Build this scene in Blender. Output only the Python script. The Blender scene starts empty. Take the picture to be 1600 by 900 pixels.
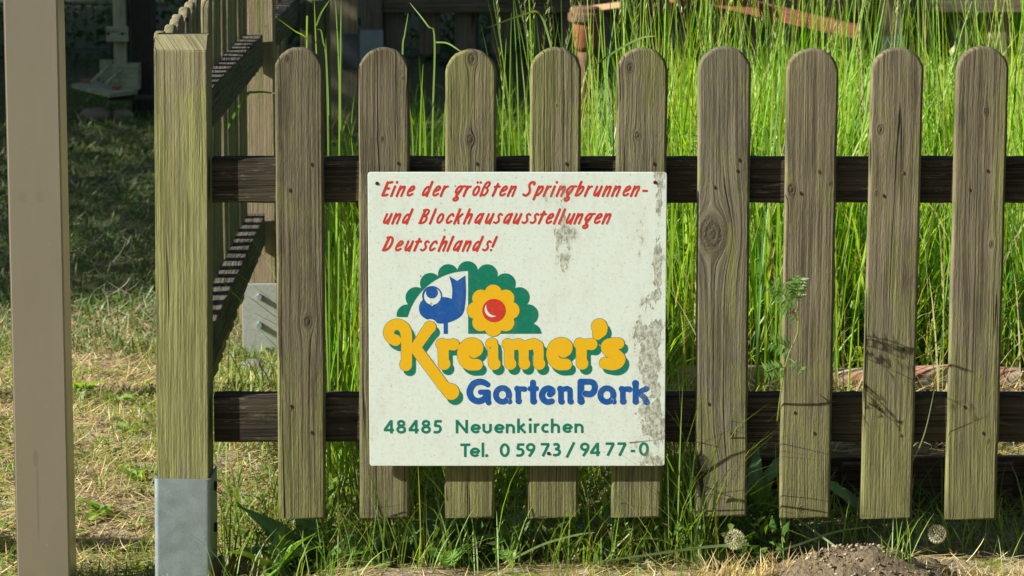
import bpy, bmesh, math, random
import numpy as np
from mathutils import Vector, Matrix
SC = bpy.context.scene
COL = SC.collection
R = math.radians
rng = np.random.default_rng(7)
random.seed(7)

# ---------------------------------------------------------------- camera
TH = R(8.87); F = 5000.0
CAM = np.array([0.0, -5.29, 1.30])
cd = bpy.data.cameras.new('camera'); cam = bpy.data.objects.new('camera', cd); COL.objects.link(cam)
cam.location = CAM; cam.rotation_euler = (R(90)-TH, 0, 0)
cd.sensor_width = 36; cd.lens = F/1600*36; cd.clip_start = 0.05; cd.clip_end = 500
cd.dof.use_dof = True; cd.dof.focus_distance = 5.40; cd.dof.aperture_fstop = 17
SC.camera = cam
SC.render.resolution_x = 1024; SC.render.resolution_y = 576
SC.view_settings.view_transform = 'Standard'; SC.view_settings.look = 'None'
SC.view_settings.exposure = 1.12; SC.view_settings.gamma = 1
# ---------------------------------------------------------------- light
SUN = Vector((3.25, 1.0, -1.95)).normalized()          # direction the light travels
w = bpy.data.worlds.new('World'); SC.world = w; w.use_nodes = True
nt = w.node_tree; bg = nt.nodes['Background']
sky = nt.nodes.new('ShaderNodeTexSky'); sky.sky_type = 'NISHITA'; sky.sun_disc = False
sky.sun_elevation = math.asin(-SUN.z); sky.sun_rotation = math.atan2(-SUN.x, -SUN.y)
sky.air_density = 1.0; sky.dust_density = 1.0; sky.ozone_density = 1.0
nt.links.new(sky.outputs[0], bg.inputs[0]); bg.inputs[1].default_value = 0.05
sl = bpy.data.lights.new('sun', 'SUN'); sl.energy = 5.0; sl.angle = R(0.5); sl.color = (1.0, 0.96, 0.86)
so = bpy.data.objects.new('sun', sl); COL.objects.link(so); so.rotation_euler = SUN.to_track_quat('-Z', 'Y').to_euler()
so.location = (-6, -3, 6)

# photo pixel -> world point on the vertical plane y=Y
def at(px, py, Y):
    d = np.array([(px-800)/F, math.cos(TH)+math.sin(TH)*(450-py)/F, -math.sin(TH)+math.cos(TH)*(450-py)/F])
    return CAM + d*((Y-CAM[1])/d[1])

# ---------------------------------------------------------------- node helper
class NT:
    def __init__(s, name, disp=False):
        s.m = bpy.data.materials.new(name); s.m.use_nodes = True; s.t = s.m.node_tree; s.t.nodes.clear()
        s.out = s.t.nodes.new('ShaderNodeOutputMaterial')
    def put(s, sock, v):
        if v is None: return
        if isinstance(v, bpy.types.NodeSocket): s.t.links.new(v, sock)
        else:
            if sock.type == 'RGBA' and len(v) == 3: v = (*v, 1)
            sock.default_value = v
    def n(s, typ, **k): 
        nd = s.t.nodes.new(typ)
        for a, b in k.items(): setattr(nd, a, b)
        return nd
    def m_(s, op, a, b=None, c=None, clamp=False):
        nd = s.n('ShaderNodeMath', operation=op, use_clamp=clamp)
        s.put(nd.inputs[0], a); s.put(nd.inputs[1], b)
        if c is not None: s.put(nd.inputs[2], c)
        return nd.outputs[0]
    def add(s, a, b): return s.m_('ADD', a, b)
    def sub(s, a, b): return s.m_('SUBTRACT', a, b)
    def mul(s, a, b): return s.m_('MULTIPLY', a, b)
    def xyz(s, x, y, z):
        nd = s.n('ShaderNodeCombineXYZ'); s.put(nd.inputs[0], x); s.put(nd.inputs[1], y); s.put(nd.inputs[2], z); return nd.outputs[0]
    def sep(s, v):
        nd = s.n('ShaderNodeSeparateXYZ'); s.put(nd.inputs[0], v); return nd.outputs
    def obj(s): return s.n('ShaderNodeTexCoord').outputs['Object']
    def rand(s): return s.n('ShaderNodeObjectInfo').outputs['Random']
    def noise(s, v, scale=5, detail=3, rough=0.5, dist=0.0):
        nd = s.n('ShaderNodeTexNoise'); s.put(nd.inputs['Vector'], v); nd.inputs['Scale'].default_value = scale
        nd.inputs['Detail'].default_value = detail; nd.inputs['Roughness'].default_value = rough; nd.inputs['Distortion'].default_value = dist
        return nd.outputs[0]
    def vor(s, v, scale=5, feature='F1', out='Distance'):
        nd = s.n('ShaderNodeTexVoronoi', feature=feature); s.put(nd.inputs['Vector'], v); nd.inputs['Scale'].default_value = scale
        return nd.outputs[out]
    def map(s, v, a, b, c=0.0, d=1.0, smooth=True):
        nd = s.n('ShaderNodeMapRange', interpolation_type='SMOOTHSTEP' if smooth else 'LINEAR')
        s.put(nd.inputs[0], v); 
        for i, q in zip((1, 2, 3, 4), (a, b, c, d)): s.put(nd.inputs[i], q)
        return nd.outputs[0]
    def mix(s, f, a, b, blend='MIX'):
        nd = s.n('ShaderNodeMix', data_type='RGBA', blend_type=blend)
        s.put(nd.inputs[0], f); s.put(nd.inputs[6], a); s.put(nd.inputs[7], b); return nd.outputs[2]
    def bump(s, h, dist=0.002, strength=1.0, nrm=None):
        nd = s.n('ShaderNodeBump'); s.put(nd.inputs['Height'], h); nd.inputs['Distance'].default_value = dist
        nd.inputs['Strength'].default_value = strength; s.put(nd.inputs['Normal'], nrm); return nd.outputs[0]
    def pbr(s, col, rough=0.8, nrm=None, metal=0.0, spec=0.3):
        nd = s.n('ShaderNodeBsdfPrincipled'); s.put(nd.inputs['Base Color'], col); s.put(nd.inputs['Roughness'], rough)
        s.put(nd.inputs['Normal'], nrm); s.put(nd.inputs['Metallic'], metal); s.put(nd.inputs['Specular IOR Level'], spec)
        s.t.links.new(nd.outputs[0], s.out.inputs[0]); return s.m

def wood(name, lo=(0.07,0.056,0.033), hi=(0.31,0.27,0.16), knots=(), axis='Z', algae=0.25, base=0.0, edge=0.0, seed=0.0,
         wear=0.0, crack=0.5, green=(0.145,0.152,0.05), bump=0.0022, streaks=(), rand=True):
    """weathered timber: grain along the given local axis; knots = (u, w, R); streaks = (u, w, su, sw, strength) of algae"""
    N = NT(name); x, y, z = N.sep(N.obj())
    rr = N.rand() if rand else 0.37
    if axis == 'Z': u, wv, oth = x, z, y
    elif axis == 'X': u, wv, oth = z, x, y
    else: u, wv, oth = z, y, x
    u0 = u
    u = N.add(u, N.mul(oth, 0.83))
    low = N.noise(N.xyz(N.add(N.mul(rr, 31.0), seed), 0.0, N.mul(wv, 1.0)), 6.0, 2)
    u = N.add(u, N.mul(N.sub(low, 0.5), 0.004))
    low2 = N.noise(N.xyz(N.mul(u0, 14.0), seed+4, N.mul(wv, 9.0)), 1.0, 2)
    u = N.add(u, N.mul(N.sub(low2, 0.5), 0.0014))
    ks = None; ring = None; shift = None
    for (ku, kw, kr) in knots:
        kr = kr*(0.8 if kr < 0.02 else 0.95)
        du = N.sub(u0, ku); dw = N.mul(N.sub(wv, kw), 0.62)
        r2 = N.add(N.mul(du, du), N.mul(dw, dw))
        s_ = N.mul(du, N.m_('DIVIDE', kr*kr*0.9, N.m_('MAXIMUM', r2, kr*kr*0.95)))
        shift = s_ if shift is None else N.add(shift, s_)
        rt = N.m_('SQRT', r2)
        rtn = N.add(rt, N.mul(N.sub(N.noise(N.xyz(u0, 0.0, wv), 160, 2), 0.5), kr*0.45))
        k = N.map(rtn, kr*0.45, kr*1.25, 1.0, 0.0); ks = k if ks is None else N.m_('MAXIMUM', ks, k)
        rg = N.mul(N.m_('SINE', N.mul(rtn, (9.5 if kr < 0.02 else 17.0)/kr)), k); ring = rg if ring is None else N.add(ring, rg)
    if shift is not None: u = N.sub(u, shift)
    off = N.add(N.mul(rr, 53.0), seed)
    v1 = N.xyz(u, off, N.mul(wv, 0.016))
    fine = N.noise(v1, 560, 3, 0.65)
    band = N.noise(v1, 150, 2, 0.5)
    mid = N.map(N.noise(v1, 270, 1, 0.4), 0.30, 0.68)
    cr = N.noise(N.xyz(u, N.add(off, 9.0), N.mul(wv, 0.009)), 62, 1, 0.3)
    crk = N.map(N.m_('ABSOLUTE', N.sub(cr, 0.42)), 0.0, 0.015, 1.0, 0.0)
    crk = N.mul(crk, N.map(N.noise(N.xyz(N.mul(u, 40.0), off, N.mul(wv, 3.0)), 1.0, 2), 0.56-0.25*crack, 0.61-0.25*crack))
    grit = N.noise(N.xyz(x, y, z), 900, 2, 0.7)
    pit = N.noise(N.xyz(u, off, N.mul(wv, 0.25)), 330, 2, 0.6)
    blot = N.noise(N.xyz(N.add(u0, off), y, N.mul(wv, 0.35)), 26, 3)
    t = N.add(N.mul(fine, 0.45), N.add(N.mul(band, 0.45), N.add(N.mul(blot, 0.40), N.mul(mid, 0.20))))
    t = N.map(t, 0.44, 1.08)
    c = N.mix(t, lo, hi)
    hue = N.noise(N.xyz(N.mul(u0, 1.5), off, N.mul(wv, 0.4)), 14, 2)
    c = N.mix(N.map(hue, 0.4, 0.7, 0.0, 0.35), c, (hi[0]*0.66, hi[1]*0.68, hi[2]*0.74))
    # algae
    an = N.noise(N.xyz(N.mul(u0, 1.0), N.add(off, 3.0), N.mul(wv, 0.55)), 34, 5, 0.7)
    al = N.add(N.sub(an, 0.62), algae*0.5)
    if base:
        al = N.add(al, N.map(wv, 0.45, 0.0, 0.0, base*0.45))
    if edge:
        al = N.add(al, N.map(N.m_('ABSOLUTE', u0), 0.018, 0.042, 0.0, edge*0.3))
    for (su, sw, a, b, k) in streaks:
        du = N.m_('DIVIDE', N.sub(u0, su), a); dw = N.m_('DIVIDE', N.sub(wv, sw), b)
        g = N.map(N.add(N.mul(du, du), N.mul(dw, dw)), 0.0, 1.0, k, 0.0); al = N.add(al, g)
    alm = N.map(al, -0.06, 0.26)
    gcol = N.mix(N.map(fine, 0.35, 0.65), (green[0]*0.62, green[1]*0.62, green[2]*0.7), (green[0]*1.5, green[1]*1.45, green[2]*1.6))
    c = N.mix(N.mul(alm, N.map(mid, 0.3, 0.7, 0.6, 0.85)), c, gcol)
    h = N.add(N.mul(fine, 0.7), N.add(N.mul(band, 0.35), N.add(N.mul(pit, 0.6), N.mul(mid, 0.2))))
    h = N.add(h, N.mul(grit, 0.45))
    if ks is not None:
        c = N.mix(N.mul(ks, 0.62), c, (lo[0]*0.8, lo[1]*0.72, lo[2]*0.62))
        c = N.mix(N.mul(N.map(ring, 0.0, 1.0), 0.28), c, (lo[0]*0.6, lo[1]*0.6, lo[2]*0.6))
        h = N.add(h, N.mul(ring, 0.22))
    c = N.mix(N.mul(crk, 0.85), c, (0.02, 0.016, 0.011))
    h = N.sub(h, N.mul(crk, 1.4))
    if wear:
        wn = N.noise(N.xyz(N.mul(u, 1.0), off, N.mul(wv, 0.12)), 150, 4, 0.7)
        wm = N.map(wn, 0.66-wear*0.10, 0.76-wear*0.10)
        c = N.mix(N.mul(wm, 0.45), c, (0.24, 0.21, 0.16)); h = N.add(h, N.mul(wm, 0.12))
    return N.pbr(c, 0.88, N.bump(h, bump, 1.0), spec=0.18)

def leafmat(name, trans=0.5, rough=0.5, gloss=0.025):
    N = NT(name); a = N.n('ShaderNodeAttribute', attribute_name='col').outputs['Color']
    d = N.n('ShaderNodeBsdfDiffuse'); N.put(d.inputs[0], a)
    t = N.n('ShaderNodeBsdfTranslucent'); N.put(t.inputs[0], N.mix(1.0, a, (1.3, 1.2, 0.4), 'MULTIPLY'))
    g = N.n('ShaderNodeBsdfGlossy'); g.inputs['Roughness'].default_value = rough; g.inputs[0].default_value = (0.9, 0.95, 0.9, 1)
    m1 = N.n('ShaderNodeMixShader'); m1.inputs[0].default_value = trans
    N.t.links.new(d.outputs[0], m1.inputs[1]); N.t.links.new(t.outputs[0], m1.inputs[2])
    m2 = N.n('ShaderNodeMixShader'); m2.inputs[0].default_value = gloss
    N.t.links.new(m1.outputs[0], m2.inputs[1]); N.t.links.new(g.outputs[0], m2.inputs[2])
    N.t.links.new(m2.outputs[0], N.out.inputs[0]); return N.m

def plain(name, c, rough=0.7, metal=0.0, var=0.25, scale=60, bump=0.0, spec=0.3):
    N = NT(name); o = N.obj(); n = N.noise(o, scale, 4, 0.6)
    col = N.mix(n, tuple(v*(1-var) for v in c), tuple(min(1, v*(1+var)) for v in c))
    return N.pbr(col, rough, N.bump(n, bump) if bump else None, metal, spec)

# ---------------------------------------------------------------- object helpers
def tag(o, label=None, cat=None, group=None, kind=None):
    for k, v in (('label', label), ('category', cat), ('group', group), ('kind', kind)):
        if v: o[k] = v
    return o
def link(name, me, parent=None, loc=(0,0,0), rot=(0,0,0)):
    o = bpy.data.objects.new(name, me); COL.objects.link(o); o.location = loc; o.rotation_euler = rot
    if parent: o.parent = parent
    return o
def empty(name, loc, label, cat, group=None, rot=(0,0,0)):
    o = link(name, None, None, loc, rot); o.empty_display_size = 0.05; return tag(o, label, cat, group)
def mesh(name, verts, faces, mat, smooth=False, col=None):
    me = bpy.data.meshes.new(name)
    V = np.asarray(verts, dtype=np.float32)
    if isinstance(faces, np.ndarray):
        n, k = faces.shape
        me.vertices.add(len(V)); me.vertices.foreach_set('co', V.ravel())
        me.loops.add(n*k); me.loops.foreach_set('vertex_index', faces.astype(np.int32).ravel())
        me.polygons.add(n); me.polygons.foreach_set('loop_start', np.arange(0, n*k, k, dtype=np.int32))
        me.update(calc_edges=True)
    else:
        me.from_pydata([tuple(map(float, v)) for v in V], [], [tuple(f) for f in faces])
    if col is not None:
        a = me.color_attributes.new('col', 'FLOAT_COLOR', 'POINT')
        c4 = np.ones((len(V), 4), np.float32); c4[:, :3] = col; a.data.foreach_set('color', c4.ravel())
    if smooth: me.shade_smooth() if hasattr(me, 'shade_smooth') else me.polygons.foreach_set('use_smooth', [True]*len(me.polygons))
    me.materials.append(mat); return me
def bm_mesh(name, bm, mat, smooth=False):
    me = bpy.data.meshes.new(name); bmesh.ops.recalc_face_normals(bm, faces=bm.faces); bm.to_mesh(me); bm.free()
    me.materials.append(mat)
    if smooth: me.shade_smooth()
    return me
def box_bm(bm, x0, x1, y0, y1, z0, z1, bev=0.0, jit=0.0):
    r = bmesh.ops.create_cube(bm, size=1); vs = r['verts']
    for v in vs:
        v.co = Vector(((x0+x1)/2+v.co.x*(x1-x0), (y0+y1)/2+v.co.y*(y1-y0), (z0+z1)/2+v.co.z*(z1-z0)))
        if jit: v.co += Vector((random.uniform(-jit, jit), random.uniform(-jit, jit), random.uniform(-jit, jit)))
    if bev:
        es = list({e for v in vs for e in v.link_edges}); bmesh.ops.bevel(bm, geom=es, offset=bev, segments=2, affect='EDGES', profile=0.6)
def box(name, mat, x0, x1, y0, y1, z0, z1, parent=None, bev=0.002, loc=None, rot=(0,0,0), jit=0.0):
    """box given in the parent's coordinates; origin at its own centre"""
    c = ((x0+x1)/2, (y0+y1)/2, (z0+z1)/2); bm = bmesh.new()
    box_bm(bm, x0-c[0], x1-c[0], y0-c[1], y1-c[1], z0-c[2], z1-c[2], bev, jit)
    return link(name, bm_mesh(name, bm, mat), parent, loc or c, rot)
def tube(pts, radii, sides=8):
    """swept tube; returns verts, faces"""
    P = [Vector(p) for p in pts]; V = []; Fc = []; nrm = None
    for i, p in enumerate(P):
        t = (P[min(i+1, len(P)-1)]-P[max(i-1, 0)]).normalized()
        a = t.orthogonal() if nrm is None else (nrm - t*nrm.dot(t))
        nrm = a.normalized(); b = t.cross(nrm); r = radii[i] if hasattr(radii, '__len__') else radii
        for k in range(sides):
            an = 2*math.pi*k/sides; V.append(p+nrm*math.cos(an)*r+b*math.sin(an)*r)
    n = len(P)
    for i in range(n-1):
        for k in range(sides):
            k2 = (k+1) % sides; Fc.append((i*sides+k, i*sides+k2, (i+1)*sides+k2, (i+1)*sides+k))
    Fc.append(tuple(range(sides))[::-1]); Fc.append(tuple((n-1)*sides+k for k in range(sides)))
    return V, Fc
def picket_mesh(name, wd, ht, th, mat, rnd=0.0045, rag=0.0006, seed=0, pointed=False):
    """rounded-top picket, origin bottom centre, front at y=0, back at y=th"""
    rg = random.Random(seed); out = []
    r = wd/2; n = 12; side = 14
    for i in range(side): out.append((-r, (ht-r)*i/side))
    for i in range(n*2+1):
        a = math.pi*(1-i/(2*n)); out.append((r*math.cos(a), ht-r+r*math.sin(a)*0.93))
    for i in range(side): out.append((r, (ht-r)*(1-(i+1)/side)))
    out = [(x+rg.uniform(-rag, rag), z+(rg.uniform(-rag, rag) if 0 < z else rg.uniform(0, rag))) for x, z in out]
    m = len(out); cz = ht/2
    def inset(d):
        res = []
        for x, z in out:
            zz = min(z, ht-r); sx = x; sz = z
            if z > ht-r:
                L = math.hypot(x, z-(ht-r)) or 1; sx = x*(1-d/L); sz = (ht-r)+(z-(ht-r))*(1-d/L)
            else: sx = x*(1-d/abs(x)); sz = max(z, d) if z < d else z
            res.append((sx, sz))
        return res
    V = []; Fc = []
    rings = [(rnd, 0.0), (rnd*0.35, rnd*0.3), (0.0, rnd), (0.0, th-rnd*0.6), (rnd*0.6, th)]
    for d, y in rings:
        for x, z in inset(d): V.append((x, y, z))
    for k in range(len(rings)-1):
        for i in range(m):
            j = (i+1) % m; Fc.append((k*m+i, k*m+j, (k+1)*m+j, (k+1)*m+i))
    Fc.append(tuple(range(m))[::-1]); Fc.append(tuple((len(rings)-1)*m+i for i in range(m)))
    me = mesh(name, V, Fc, mat)
    for p in me.polygons: p.use_smooth = len(p.vertices) == 4
    return me
# ---------------------------------------------------------------- terrain
def sm(a, b, x): t = np.clip((x-a)/(b-a), 0, 1); return t*t*(3-2*t)
def vnoise(x, y, s, seed=0):
    x = np.asarray(x)*s+seed*17.3; y = np.asarray(y)*s+seed*5.1
    xi = np.floor(x); yi = np.floor(y); fx = x-xi; fy = y-yi
    def h(a, b): v = np.sin(a*127.1+b*311.7+seed)*43758.5453; return v-np.floor(v)
    fx = fx*fx*(3-2*fx); fy = fy*fy*(3-2*fy)
    return (h(xi, yi)*(1-fx)+h(xi+1, yi)*fx)*(1-fy)+(h(xi, yi+1)*(1-fx)+h(xi+1, yi+1)*fx)*fy
def gz(x, y):
    x = np.asarray(x, float); y = np.asarray(y, float)
    z = 0.02*(vnoise(x, y, 2.2, 1)-0.5)+0.012*(vnoise(x, y, 9, 2)-0.5)+0.006*(vnoise(x, y, 30, 3)-0.5)
    z = z + 0.10*sm(0.10, 0.30, x)*sm(0.375, 0.40, y)
    z = z - 0.04*sm(-0.25, -0.4, x)*sm(1.0, 0.3, y)
    z = z - 0.07*sm(1.2, 2.4, y)*sm(-0.2, -0.6, x)*sm(9, 5, y)
    return z
def leafy(): pass

# ---------------------------------------------------------------- blades and leaves (one mesh per mass)
class Green:
    def __init__(s): s.V = []; s.F = []; s.C = []; s.n = 0
    def push(s, V, Fq, C):
        s.V.append(V.reshape(-1, 3)); s.F.append(Fq.reshape(-1, 4)+s.n); s.C.append(C.reshape(-1, 3)); s.n += V.reshape(-1, 3).shape[0]
    def blades(s, pos, h, wd, az, lean, curl, col, segs=5, twist=None, tip=0.5, base=0.6):
        N = len(pos)
        if N == 0: return
        h = np.broadcast_to(h, N); wd = np.broadcast_to(wd, N)
        p = np.array(pos, float); V = np.zeros((N, segs+1, 2, 3)); C = np.zeros((N, segs+1, 2, 3))
        fa = az+np.pi/2+(rng.uniform(-0.9, 0.9, N) if twist is None else twist)
        for i in range(segs+1):
            t = i/segs
            pr = (base+(1-base)*min(1, t*3))*(1-t**2.2)**0.8 if t < 1 else 0.04
            hw = (wd*0.5*pr)[:, None]; side = np.stack([np.cos(fa), np.sin(fa), np.zeros(N)], 1)
            V[:, i, 0] = p-side*hw; V[:, i, 1] = p+side*hw
            C[:, i] = (col*(0.92+0.14*t))[:, None, :]
            if i < segs:
                ph = lean+curl*((i+0.5)/segs)**1.4; st = h/segs
                p = p+np.stack([np.sin(ph)*np.cos(az)*st, np.sin(ph)*np.sin(az)*st, np.cos(ph)*st], 1)
        b = (np.arange(N)*(segs+1)*2)[:, None]
        k = np.arange(segs)*2
        Fq = np.stack([b+k, b+k+1, b+k+3, b+k+2], 2)
        s.push(V, Fq, C); return p
    def leaves(s, pos, dirv, up, L, W, col, fold=0.25):
        N = len(pos); d = dirv/np.linalg.norm(dirv, axis=1)[:, None]
        sd = np.cross(d, up); sd /= (np.linalg.norm(sd, axis=1)[:, None]+1e-9); nn = np.cross(sd, d)
        L = np.broadcast_to(L, N)[:, None]; W = np.broadcast_to(W, N)[:, None]
        V = np.zeros((N, 6, 3)); f = fold
        V[:, 0] = pos; V[:, 1] = pos+d*L*0.45+nn*L*0.04; V[:, 2] = pos+d*L-nn*L*0.1
        V[:, 3] = pos+d*L*0.38+sd*W*0.5+nn*W*f; V[:, 4] = pos+d*L*0.38-sd*W*0.5+nn*W*f; V[:, 5] = pos+d*L*0.02
        b = (np.arange(N)*6)[:, None]
        Fq = np.stack([np.concatenate([b+0, b+3, b+2, b+1], 1), np.concatenate([b+0, b+1, b+2, b+4], 1)], 1)
        s.push(V, Fq, np.repeat(col[:, None, :], 6, 1))
    def obj(s, name, mat, parent=None, loc=(0, 0, 0)):
        V = np.concatenate(s.V)-np.array(loc); return link(name, mesh(name, V, np.concatenate(s.F), mat, col=np.concatenate(s.C)), parent, loc)
def jit(c, n, v=0.2, hue=0.12):
    c = np.array(c)[None, :]*(1+rng.uniform(-v, v, (n, 1))); return np.clip(c*(1+rng.uniform(-hue, hue, (n, 3))), 0, 1)
def pick(cols, n, p=None):
    cols = np.array(cols); return cols[rng.choice(len(cols), n, p=p)]*(1+rng.uniform(-0.2, 0.2, (n, 1)))*(1+rng.uniform(-0.08, 0.08, (n, 3)))
def frust(n, y0, y1, px0, px1, power=1.0):
    """random ground positions within a wedge seen from the place in front of the fence"""
    y = y0+(y1-y0)*rng.random(n)**power; px = rng.uniform(px0, px1, n)
    d = (y+5.29)*1.012; return np.stack([(px-800)/5000*d, y], 1)

M_leaf = leafmat('leaf_green'); M_dry = leafmat('straw', 0.2, 0.6, 0.03); M_shadeleaf = leafmat('broad_leaf', 0.3, 0.4, 0.08)

# ground sheet --------------------------------------------------
def ground_material():
    N = NT('soil_and_moss'); o = N.obj(); x, y, z = N.sep(o)
    a = N.noise(o, 7, 4, 0.6); b = N.noise(o, 60, 4, 0.65); c_ = N.noise(o, 260, 3, 0.7)
    soil = N.mix(b, (0.10, 0.07, 0.035), (0.40, 0.31, 0.18))
    moss = N.mix(b, (0.07, 0.10, 0.015), (0.28, 0.28, 0.06))
    straw = N.mix(c_, (0.36, 0.27, 0.12), (0.66, 0.53, 0.29))
    c = N.mix(N.map(a, 0.46, 0.60), soil, moss)
    c = N.mix(N.map(N.noise(o, 24, 4, 0.7), 0.50, 0.64, 0, 0.75), c, straw)
    st = N.vor(o, 110, out='Color'); sr = N.sep(st)[0]
    c = N.mix(N.map(sr, 0.86, 0.9), c, (0.34, 0.33, 0.31))
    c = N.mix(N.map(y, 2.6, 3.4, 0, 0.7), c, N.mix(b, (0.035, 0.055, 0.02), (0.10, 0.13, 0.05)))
    h = N.add(N.mul(b, 0.6), N.mul(c_, 0.5))
    return N.pbr(c, 0.95, N.bump(h, 0.012), spec=0.1)
M_ground = ground_material()
def grid_ground():
    def axis(fine0, fine1, st, far0, far1):
        a = list(np.arange(fine0, fine1+1e-6, st)); g = st; v = a[0]; L = []
        while v > far0: g *= 1.35; v -= g; L.append(max(v, far0))
        v = a[-1]; g = st; Rr = []
        while v < far1: g *= 1.35; v += g; Rr.append(min(v, far1))
        return np.array(L[::-1]+a+Rr)
    xs = axis(-2.0, 2.2, 0.025, -150, 150); ys = axis(-0.5, 5.0, 0.025, -60, 300)
    ys = np.unique(np.concatenate([ys[ys < 5.0], np.arange(5.0, 12, 0.12), ys[ys > 12]]))
    X, Y = np.meshgrid(xs, ys, indexing='ij'); Z = gz(X, Y)
    V = np.stack([X, Y, Z], -1).reshape(-1, 3); nx, ny = X.shape
    i, j = np.meshgrid(np.arange(nx-1), np.arange(ny-1), indexing='ij'); a = (i*ny+j).ravel()
    Fq = np.stack([a, a+ny, a+ny+1, a+1], 1)
    me = mesh('ground', V, Fq, M_ground, smooth=True); tag(link('ground', me), kind='structure', label='bare trodden soil with moss and straw around the fence')
grid_ground()

# ---------------------------------------------------------------- front fence
M_rail = wood('dark_stained_rail', lo=(0.009, 0.008, 0.006), hi=(0.078, 0.062, 0.042), axis='X', algae=0.0, wear=0.8, crack=0.7, bump=0.0022)
M_zinc = None
def zinc():
    N = NT('galvanised_steel'); o = N.obj(); a = N.noise(o, 30, 4, 0.6); v = N.vor(o, 55, out='Color'); vr = N.sep(v)[0]
    x, y, z = N.sep(o); st = N.noise(N.xyz(x, y, N.mul(z, 0.08)), 90, 2)
    c = N.mix(a, (0.19, 0.245, 0.265), (0.29, 0.35, 0.365)); c = N.mix(N.mul(vr, 0.22), c, (0.40, 0.45, 0.46))
    c = N.mix(N.map(st, 0.55, 0.75, 0, 0.35), c, (0.25, 0.27, 0.25))
    sp = N.noise(o, 420, 2, 0.5)
    c = N.mix(N.map(sp, 0.68, 0.72, 0, 0.7), c, (0.12, 0.11, 0.08))
    return N.pbr(c, N.map(a, 0.3, 0.7, 0.42, 0.62), N.bump(sp, 0.00025), 0.55, 0.4)
M_zinc = zinc()
M_hole = plain('dark_screw_hole', (0.035, 0.014, 0.008), 0.9)
M_rust = plain('rusty_screw', (0.13, 0.055, 0.03), 0.8, 0.2)

P = [  # left/right at top, left/right at bottom, v top, v bottom
 (428, 505, 435, 509, 72, 812), (561, 639, 562, 640, 72, 811), (697, 775, 695, 773, 75, 811), (829, 908, 825, 903, 72, 811),
 (965, 1044, 955, 1033, 72, 810), (1093, 1173, 1086, 1167, 70, 808), (1232, 1309, 1218, 1297, 73, 811), (1365, 1443, 1345, 1425, 72, 812),
 (1498, 1576, 1477, 1557, 70, 813), (1631, 1709, 1606, 1686, 72, 812)]
def loc_kn(i, px, py, r):            # a knot given where it sits on the picket
    a = P[i]; f = (py-a[4])/(a[5]-a[4]); c = (a[0]+a[1])/2*(1-f)+(a[2]+a[3])/2*f
    return ((px-c)*0.00106, at(c, py, 0)[2]-at(c, a[5], 0)[2], r)
KN = [
 [loc_kn(0, 481, 503, 0.010), loc_kn(0, 449, 92, 0.006), loc_kn(0, 455, 640, 0.003)],
 [loc_kn(1, 598, 218, 0.005), loc_kn(1, 630, 122, 0.003)],
 [loc_kn(2, 735, 218, 0.009), loc_kn(2, 737, 92, 0.010)],
 [loc_kn(3, 870, 165, 0.003)],
 [loc_kn(4, 984, 106, 0.008), loc_kn(4, 996, 212, 0.007)],
 [loc_kn(5, 1112, 365, 0.026), loc_kn(5, 1096, 742, 0.022)],
 [loc_kn(6, 1236, 296, 0.009), loc_kn(6, 1298, 287, 0.004), loc_kn(6, 1252, 796, 0.006)],
 [loc_kn(7, 1375, 202, 0.008), loc_kn(7, 1369, 303, 0.005), loc_kn(7, 1412, 546, 0.004)],
 [loc_kn(8, 1541, 174, 0.0055), loc_kn(8, 1549, 382, 0.006), loc_kn(8, 1545, 690, 0.005)],
 []]
ALG = [0.16, 0.12, 0.34, 0.30, 0.22, 0.12, 0.14, 0.2, 0.16, 0.2]
BAS = [0.6, 0.35, 0.45, 0.6, 0.35, 0.45, 0.6, 0.75, 0.75, 0.7]
STR = [[], [], [(-0.02, 0.74, 0.03, 0.12, 0.3)], [(-0.02, 0.74, 0.03, 0.2, 0.3)], [(0.015, 0.76, 0.03, 0.1, 0.22)],
       [(0.014, 0.42, 0.011, 0.11, 0.62)], [], [(0.002, 0.42, 0.012, 0.09, 0.25)], [(0.03, 0.5, 0.012, 0.35, 0.2)], []]
TINT = [(0.72, 0.71, 0.69), (0.86, 0.84, 0.82), (1.0, 1.0, 0.95), (1.05, 1.05, 1.0), (0.95, 0.97, 0.95), (0.9, 0.92, 0.95), (0.96, 0.94, 0.92), (1.0, 0.98, 0.98), (0.95, 0.93, 0.92), (1, 1, 1)]
fence = empty('picket_fence', (0, 0.01, 0), 'weathered grey picket fence facing the viewer, carrying the white sign on its rails', 'fence')
def child(o, root):                  # parent keeping the place it was given in world coordinates
    o.parent = root; o.location = Vector(o.location)-Vector(root.location); return o
def picket_at(i, Y=0.0):
    a = P[i]; T = at((a[0]+a[1])/2, a[4], Y); B = at((a[2]+a[3])/2, a[5], Y)
    wd = (at(a[3], a[5], Y)-at(a[2], a[5], Y))[0]; ht = T[2]-B[2]
    hi = tuple(v*t for v, t in zip((0.235, 0.205, 0.132), TINT[i])); lo = tuple(v*t for v, t in zip((0.05, 0.042, 0.026), TINT[i]))
    mt = wood('picket_timber_%s' % 'abcdefghij'[i], lo=lo, hi=hi, knots=KN[i], algae=ALG[i], base=BAS[i], edge=0.25, seed=i*7.7, streaks=STR[i], crack=0.75 if i in (0, 1) else 0.4, bump=0.0028 if i < 5 else 0.0023, rand=False)
    o = link('picket', picket_mesh('picket', wd, ht, 0.018, mt, seed=i), None, B, (0, math.atan2(T[0]-B[0], ht), 0)); child(o, fence)
    return o
pk = [picket_at(i) for i in range(10)]
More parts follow.
